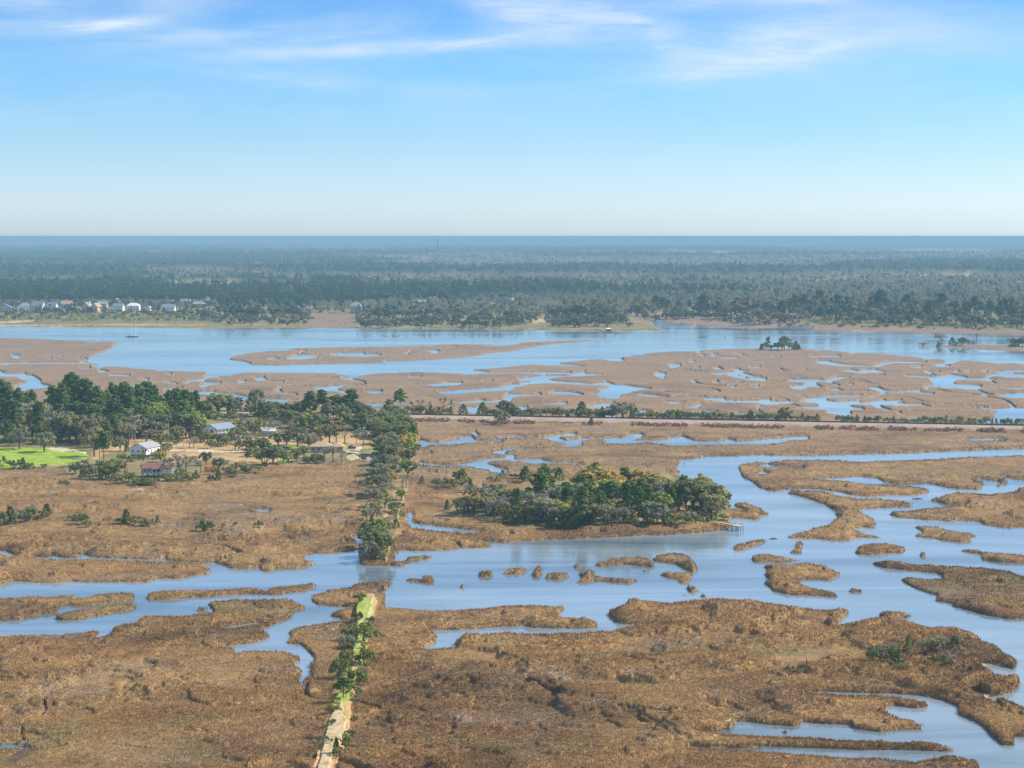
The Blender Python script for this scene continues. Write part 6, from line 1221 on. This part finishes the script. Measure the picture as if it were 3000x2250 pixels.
for a in ((16,918,36,24,'greywall','greyroof','grey gabled house at the far left end of the river shore','gable',8), (70,917,36,27,'white','greyroof','white house with a blue-shaded front, second along the far left shore','hip',0,3,True), (108,917,38,31,'cream','greyroof','tall pale house with a lit end wall right of the blue-fronted house','side',-12,5,True), (150,917,30,28,'white','blueroof','white house with a slate roof and porch beside the tall pale house','side',-6,3,True),
          (195,908,34,24,'greywall','tanroof','house with a tan roof half hidden behind dark trees','side',4,4), (250,919,28,30,'peach','greyroof','pinkish house with a steep gable on the far left shore','gable',-20,2,False,True), (276,919,26,28,'peach','tanroof','pinkish house with twin pointed gables beside the steep one','gable',-24,2), (299,903,28,20,'greywall','greyroof','grey-green house standing behind the pinkish ones','side',0,4), (338,893,22,18,'peach','tanroof','small peach gable showing above the white cottage','gable',-10,1), (345,914,32,22,'white','blueroof','white cottage with a blue-grey roof above the yellow-green shrubs','side',-4,4,True), (389,912,40,22,'white','white','white house with a pale hipped roof above the yacht','hip',0,4,True),
          (434,916,14,16,'white','greyroof','narrow pale gable among trees right of the white hipped house','gable',-8,1), (493,918,40,24,'white','blueroof','wide white house with dormers, a slate roof and a long porch','side',0,6,True), (504,898,24,18,'greywall','greyroof','grey house standing behind the wide porch house','gable',6,2), (540,896,30,20,'white','greyroof','white-ended house with a grey roof near the dark pines','side',-14,3), (578,903,44,20,'tanwall','greyroof','broad house with grey-tan roofs before the dark pines','hip',0,4,False,True), (602,890,24,16,'cream','greyroof','house with a white chimney right under the dark pines','side',0,3,False,True),
          (718,887,30,12,'greywall','blueroof','blue-grey roof showing over trees on the left half of the far bank','side',0,3,False,True), (786,884,22,10,'tanwall','tanroof','low tan roof showing over trees before the pine wall','side',0,2,False,True), (1042,921,36,34,'greywall','greyroof','tall grey house on stilts at the left end of the wooded point','hip',0,3,True), (1230,897,40,18,'white','greyroof','white and grey house above the trees of the wooded point','side',5,4), (1318,891,30,12,'white','greyroof','small white house left of the teal roof','side',0,3), (1356,898,40,15,'white','tealroof','white house with a bright teal metal roof','hip',0,4),
          (1443,914,36,26,'greywall','blueroof','grey house with a white outside stair right of the teal roof','hip',0,3,True), (1496,904,36,27,'greywall','greyroof','house with a high grey roof beside the stair house','gable',-16,3,False,True), (1515,924,40,9,'concrete','greyroof','long low shed below the high grey roof','side',0,4), (1538,954,12,15,'cream','white','narrow pale building by the water beside the sandy bank','gable',0,1,False,False,6)):
    far_house(*a)
t = thing('parked_van', 1632, 890, 5, 'white van in the pink field beyond the wooded point', 'van'); m = MB(); m.loft([[(-2.6,-1,.4),(-2.6,1,.4),(-2.6,.95,2.4),(-2.6,-.95,2.4)], [(1.2,-1,.4),(1.2,1,.4),(1.2,.95,2.4),(1.2,-.95,2.4)], [(2.4,-1,.4),(2.4,1,.4),(2.4,.9,1.2),(2.4,-.9,1.2)]]); m.build('body', M['white'], t); MB().box(-1.2,1.0,-1.04,-1.003,1.4,2.0).build('side_window', M['glass'], t)
for xx in (-1.7, 1.5): MB().tube((xx,-1.02,.4),(xx,-.8,.4),.4,n=10).build('wheel', M['rust'], t)

# radio masts
def radio_mast(x, y, h, w, r, label):
    t = thing('radio_mast', x, y, 0, label, 'radio mast'); legs = [(w*.5, 0), (-w*.25, w*.43), (-w*.25, -w*.43)]
    for a in legs: MB().tube((a[0], a[1], 0), (a[0]*.7, a[1]*.7, h), r).build('leg', M['mast'], t)
    m = MB(); n = int(h/(w*1.3))
    for i in range(n):
        z0, z1 = h*i/n, h*(i+1)/n
        for k in range(3):
            a, b = legs[k], legs[(k+1) % 3]; m.tube((a[0]*.9, a[1]*.9, z0), (b[0]*.9, b[1]*.9, z1), r*.5, n=4)
    m.build('bracing', M['mast'], t)
    MB().box(-w*.9, w*.9, -w*.3, w*.3, h-3.2, h-.6).build('antenna_array', M['mast'], t); MB().tube((0,0,h-.6),(0,0,h+3),r*.8).build('antenna', M['mast'], t)
radio_mast(1282, 788, 98, 3.6, .55, 'tall lattice radio mast rising from the forest to the horizon'); radio_mast(2569, 714, 92, 6, 1.6, 'faint distant radio mast on the horizon at the right')

# railway
ax, ay = ground(np.linspace(560, 3895, 60), RAIL(np.linspace(560, 3895, 60))); t = empty('railway_track', (float(ax[0]), float(ay[0]), 2.2)); tag(t, 'single railway track on its low embankment across the marsh', 'railway')
d = np.array([ax[-1]-ax[0], ay[-1]-ay[0]]); d /= np.linalg.norm(d); nrm = np.array([-d[1], d[0]]); pts = np.stack([ax-ax[0], ay-ay[0]], -1)
def strip(off, w, z0, z1):
    m = MB(); rg = []
    for p in pts:
        a, b = p+nrm*(off-w/2), p+nrm*(off+w/2); rg.append([(a[0],a[1],z0),(a[0],a[1],z1),(b[0],b[1],z1),(b[0],b[1],z0)])
    m.loft(rg); return m
strip(0, 3.0, -.6, .32).build('sleeper_bed', M['darkwood'], t)
for s in (-.75, .75): strip(s, .16, .325, .56).build('rail', M['rust'], t)
# reddish scrub on the near foot of the embankment
R = np.random.default_rng(5); vs = []
for i in range(1500):
    x = R.uniform(1180, 3150); y = RAIL(x) + R.uniform(8.5, 14.5); gx_, gy_ = ground(x, y); 
    if vnoise(np.array([x/35.]), np.array([3.]), 9)[0] < .35: continue
    r = R.uniform(.6, 1.5); vs.append(clump_quads(R, np.array([float(gx_), float(gy_), height(x, y)+r*.4]), r, 12, .42))
v = np.concatenate(vs); M['scrub'] = leaf_mat('reddish_scrub', (.14,.08,.055), (.36,.23,.16))
tag(link(bpy.data.objects.new('scrub_undergrowth', np_mesh('scrub_undergrowth', v, np.arange(len(v)).reshape(-1, 4), M['scrub']))), 'reddish brown scrub along the foot of the railway embankment', 'scrub', kind='stuff')
# ----------------------------------------------------------------------------- light, sky and air
SUN_EL, SUN_AZ = math.radians(40), math.radians(74)     # azimuth clockwise from the view direction
sun = bpy.data.lights.new('sun', 'SUN'); sun.energy = 5.0; sun.angle = math.radians(.53); sun.color = (1, .93, .82)
so = link(bpy.data.objects.new('sun', sun))
sd_ = Vector((math.sin(SUN_AZ)*math.cos(SUN_EL), math.cos(SUN_AZ)*math.cos(SUN_EL), math.sin(SUN_EL)))
so.rotation_euler = (-sd_).to_track_quat('-Z', 'Y').to_euler(); so.location = sd_*500 + Vector((0, 800, 0))
wd = bpy.data.worlds.new('World'); SC.world = wd; wd.use_nodes = True
nt = wd.node_tree; bg = nt.nodes['Background']
sky = node(nt, 'ShaderNodeTexSky'); sky.sky_type = 'NISHITA'; sky.sun_disc = False
sky.sun_elevation = SUN_EL; sky.sun_rotation = SUN_AZ; sky.altitude = 0; sky.air_density = 1.0; sky.dust_density = .3; sky.ozone_density = 2.2
tc = node(nt, 'ShaderNodeTexCoord'); sx = node(nt, 'ShaderNodeSeparateXYZ')
nt.links.new(tc.outputs['Generated'], sx.inputs[0])
X_, Y_, Z_ = sx.outputs
az = mathn(nt, 'ARCTAN2', X_, Y_); el = mathn(nt, 'ARCSINE', Z_)
# grading of the clear sky with height: pale warm grey at the horizon, strong blue above
gradr = ramp(nt, mathn(nt, 'MULTIPLY', el, 2.0, clamp=True), [(0, (.75,1.0,1.53)), (.03, (.79,1.0,1.50)), (.095, (.60,.87,1.28)), (.162, (.45,.81,1.24)), (.222, (.30,.655,1.145)), (.30, (.60,.86,1.18)), (.6, (.80,1.0,1.18)), (1, (.8,.95,1.15))])
skyc = mixc(nt, 1.0, sky.outputs['Color'], gradr, 'MULTIPLY')
# cirrus: streaks and wisps at their own bearings (degrees left/right, degrees up)
comb = node(nt, 'ShaderNodeCombineXYZ'); nt.links.new(az, comb.inputs[0]); nt.links.new(el, comb.inputs[1])
def wisp_noise(sc, sx_, sy_, rot, det=5, dist=.6):
    mp_ = node(nt, 'ShaderNodeMapping'); mp_.inputs['Scale'].default_value = (sx_, sy_, 1); mp_.inputs['Rotation'].default_value = (0, 0, rot)
    nt.links.new(comb.outputs[0], mp_.inputs['Vector'])
    n = node(nt, 'ShaderNodeTexNoise', Scale=sc, Detail=det, Roughness=.62, Distortion=dist); nt.links.new(mp_.outputs[0], n.inputs['Vector'])
    return n.outputs['Fac']
total = None
def wisp(x, y, rx, ry, tilt=0.0, amp=1.0):
    """soft elliptical streak; x, y in survey picture units"""
    global total
    a0 = math.atan((x-1500)/FPX); e0 = (HOR-y)/FPX
    da = mathn(nt, 'SUBTRACT', az, a0); de = mathn(nt, 'SUBTRACT', el, e0)
    c, s = math.cos(tilt), math.sin(tilt)
    p = mathn(nt, 'DIVIDE', mathn(nt, 'ADD', mathn(nt, 'MULTIPLY', da, c), mathn(nt, 'MULTIPLY', de, s)), rx/FPX)
    q = mathn(nt, 'DIVIDE', mathn(nt, 'SUBTRACT', mathn(nt, 'MULTIPLY', de, c), mathn(nt, 'MULTIPLY', da, s)), ry/FPX)
    r = mathn(nt, 'ADD', mathn(nt, 'MULTIPLY', p, p), mathn(nt, 'MULTIPLY', q, q))
    w = mathn(nt, 'MULTIPLY', mathn(nt, 'EXPONENT', mathn(nt, 'MULTIPLY', r, -1.0)), amp)
    total = w if total is None else mathn(nt, 'ADD', total, w)
for a in ((130,105,330,26,.05,.9), (330,92,120,14,.10,1.0), (1100,152,470,22,.055,1.1), (1400,132,160,14,.14,.55), (640,118,330,24,.10,.8), (950,120,160,12,.09,.45), (120,15,190,46,.1,.9), (560,20,150,44,.15,.55),
          (1470,22,170,45,-.35,.85), (1730,45,210,60,-.12,1.15), (1900,100,120,30,-.5,.5), (2230,125,200,48,.1,.9), (2130,205,290,34,.10,.9), (2380,165,160,20,.16,.65), (2080,20,140,26,.05,.7), (2350,12,160,24,.03,.75), (2640,110,300,60,-.12,.6), (2300,200,330,60,.08,.4), (1620,110,300,30,-.06,.3), (850,240,420,24,-.08,.38), (1980,140,90,60,-.7,.35), (2900,60,200,60,0,.12)):
    wisp(*a)
nz = mathn(nt, 'MULTIPLY', mathn(nt, 'SUBTRACT', mathn(nt, 'ADD', mathn(nt, 'MULTIPLY', wisp_noise(16, 1, 4.2, -.1), .6), mathn(nt, 'MULTIPLY', wisp_noise(60, .5, 4.5, -.16, 4, 1.0), .4)), .24), 2.2, clamp=True)
veil = mathn(nt, 'MULTIPLY', mathn(nt, 'SUBTRACT', wisp_noise(9, 1, 3.4, .05), .40), .9, clamp=True)
cl = mathn(nt, 'ADD', mathn(nt, 'MULTIPLY', total, nz), veil)
cl = mathn(nt, 'MULTIPLY', cl, mathn(nt, 'MULTIPLY', mathn(nt, 'SUBTRACT', el, .035), 30.0, clamp=True))
side = mathn(nt, 'MULTIPLY', mathn(nt, 'MULTIPLY', mathn(nt, 'ADD', az, .12), 1.6, clamp=True), mathn(nt, 'MULTIPLY', mathn(nt, 'SUBTRACT', el, .075), 6.0, clamp=True))
cl = mathn(nt, 'ADD', mathn(nt, 'MULTIPLY', cl, .82), mathn(nt, 'MULTIPLY', side, .75), clamp=True)
fin = mixc(nt, cl, skyc, (5.4, 6.3, 7.3))
nt.links.new(fin, bg.inputs['Color']); bg.inputs['Strength'].default_value = .10

# the air between: one closed box of thin blue haze round everything
hz = MB().box(-36500, 36500, -300, 62500, -2.2, 111.2).build('haze', None or bpy.data.materials.new('haze_air'))
hm = hz.data.materials[0]; hm.use_nodes = True; nt = hm.node_tree; nt.nodes.remove(nt.nodes['Principled BSDF'])
pv = node(nt, 'ShaderNodeVolumePrincipled', Density=1.1e-4, Anisotropy=0.0); pv.inputs['Color'].default_value = (.34, .575, .73, 1)
nt.links.new(pv.outputs[0], nt.nodes['Material Output'].inputs['Volume'])
tag(hz, kind='stuff')

SC.view_settings.view_transform = 'Standard'; SC.view_settings.look = 'None'; SC.view_settings.exposure = .46; SC.view_settings.gamma = 1
SC.render.film_transparent = False
SC.cycles.use_denoising = True; SC.cycles.denoiser = 'OPENIMAGEDENOISE'; SC.cycles.denoising_input_passes = 'RGB_ALBEDO_NORMAL'
SC.cycles.max_bounces = 6; SC.cycles.diffuse_bounces = 2; SC.cycles.glossy_bounces = 2; SC.cycles.transmission_bounces = 2; SC.cycles.volume_bounces = 0; SC.cycles.transparent_max_bounces = 4
SC.cycles.sample_clamp_indirect = 4; SC.cycles.caustics_reflective = False; SC.cycles.caustics_refractive = False
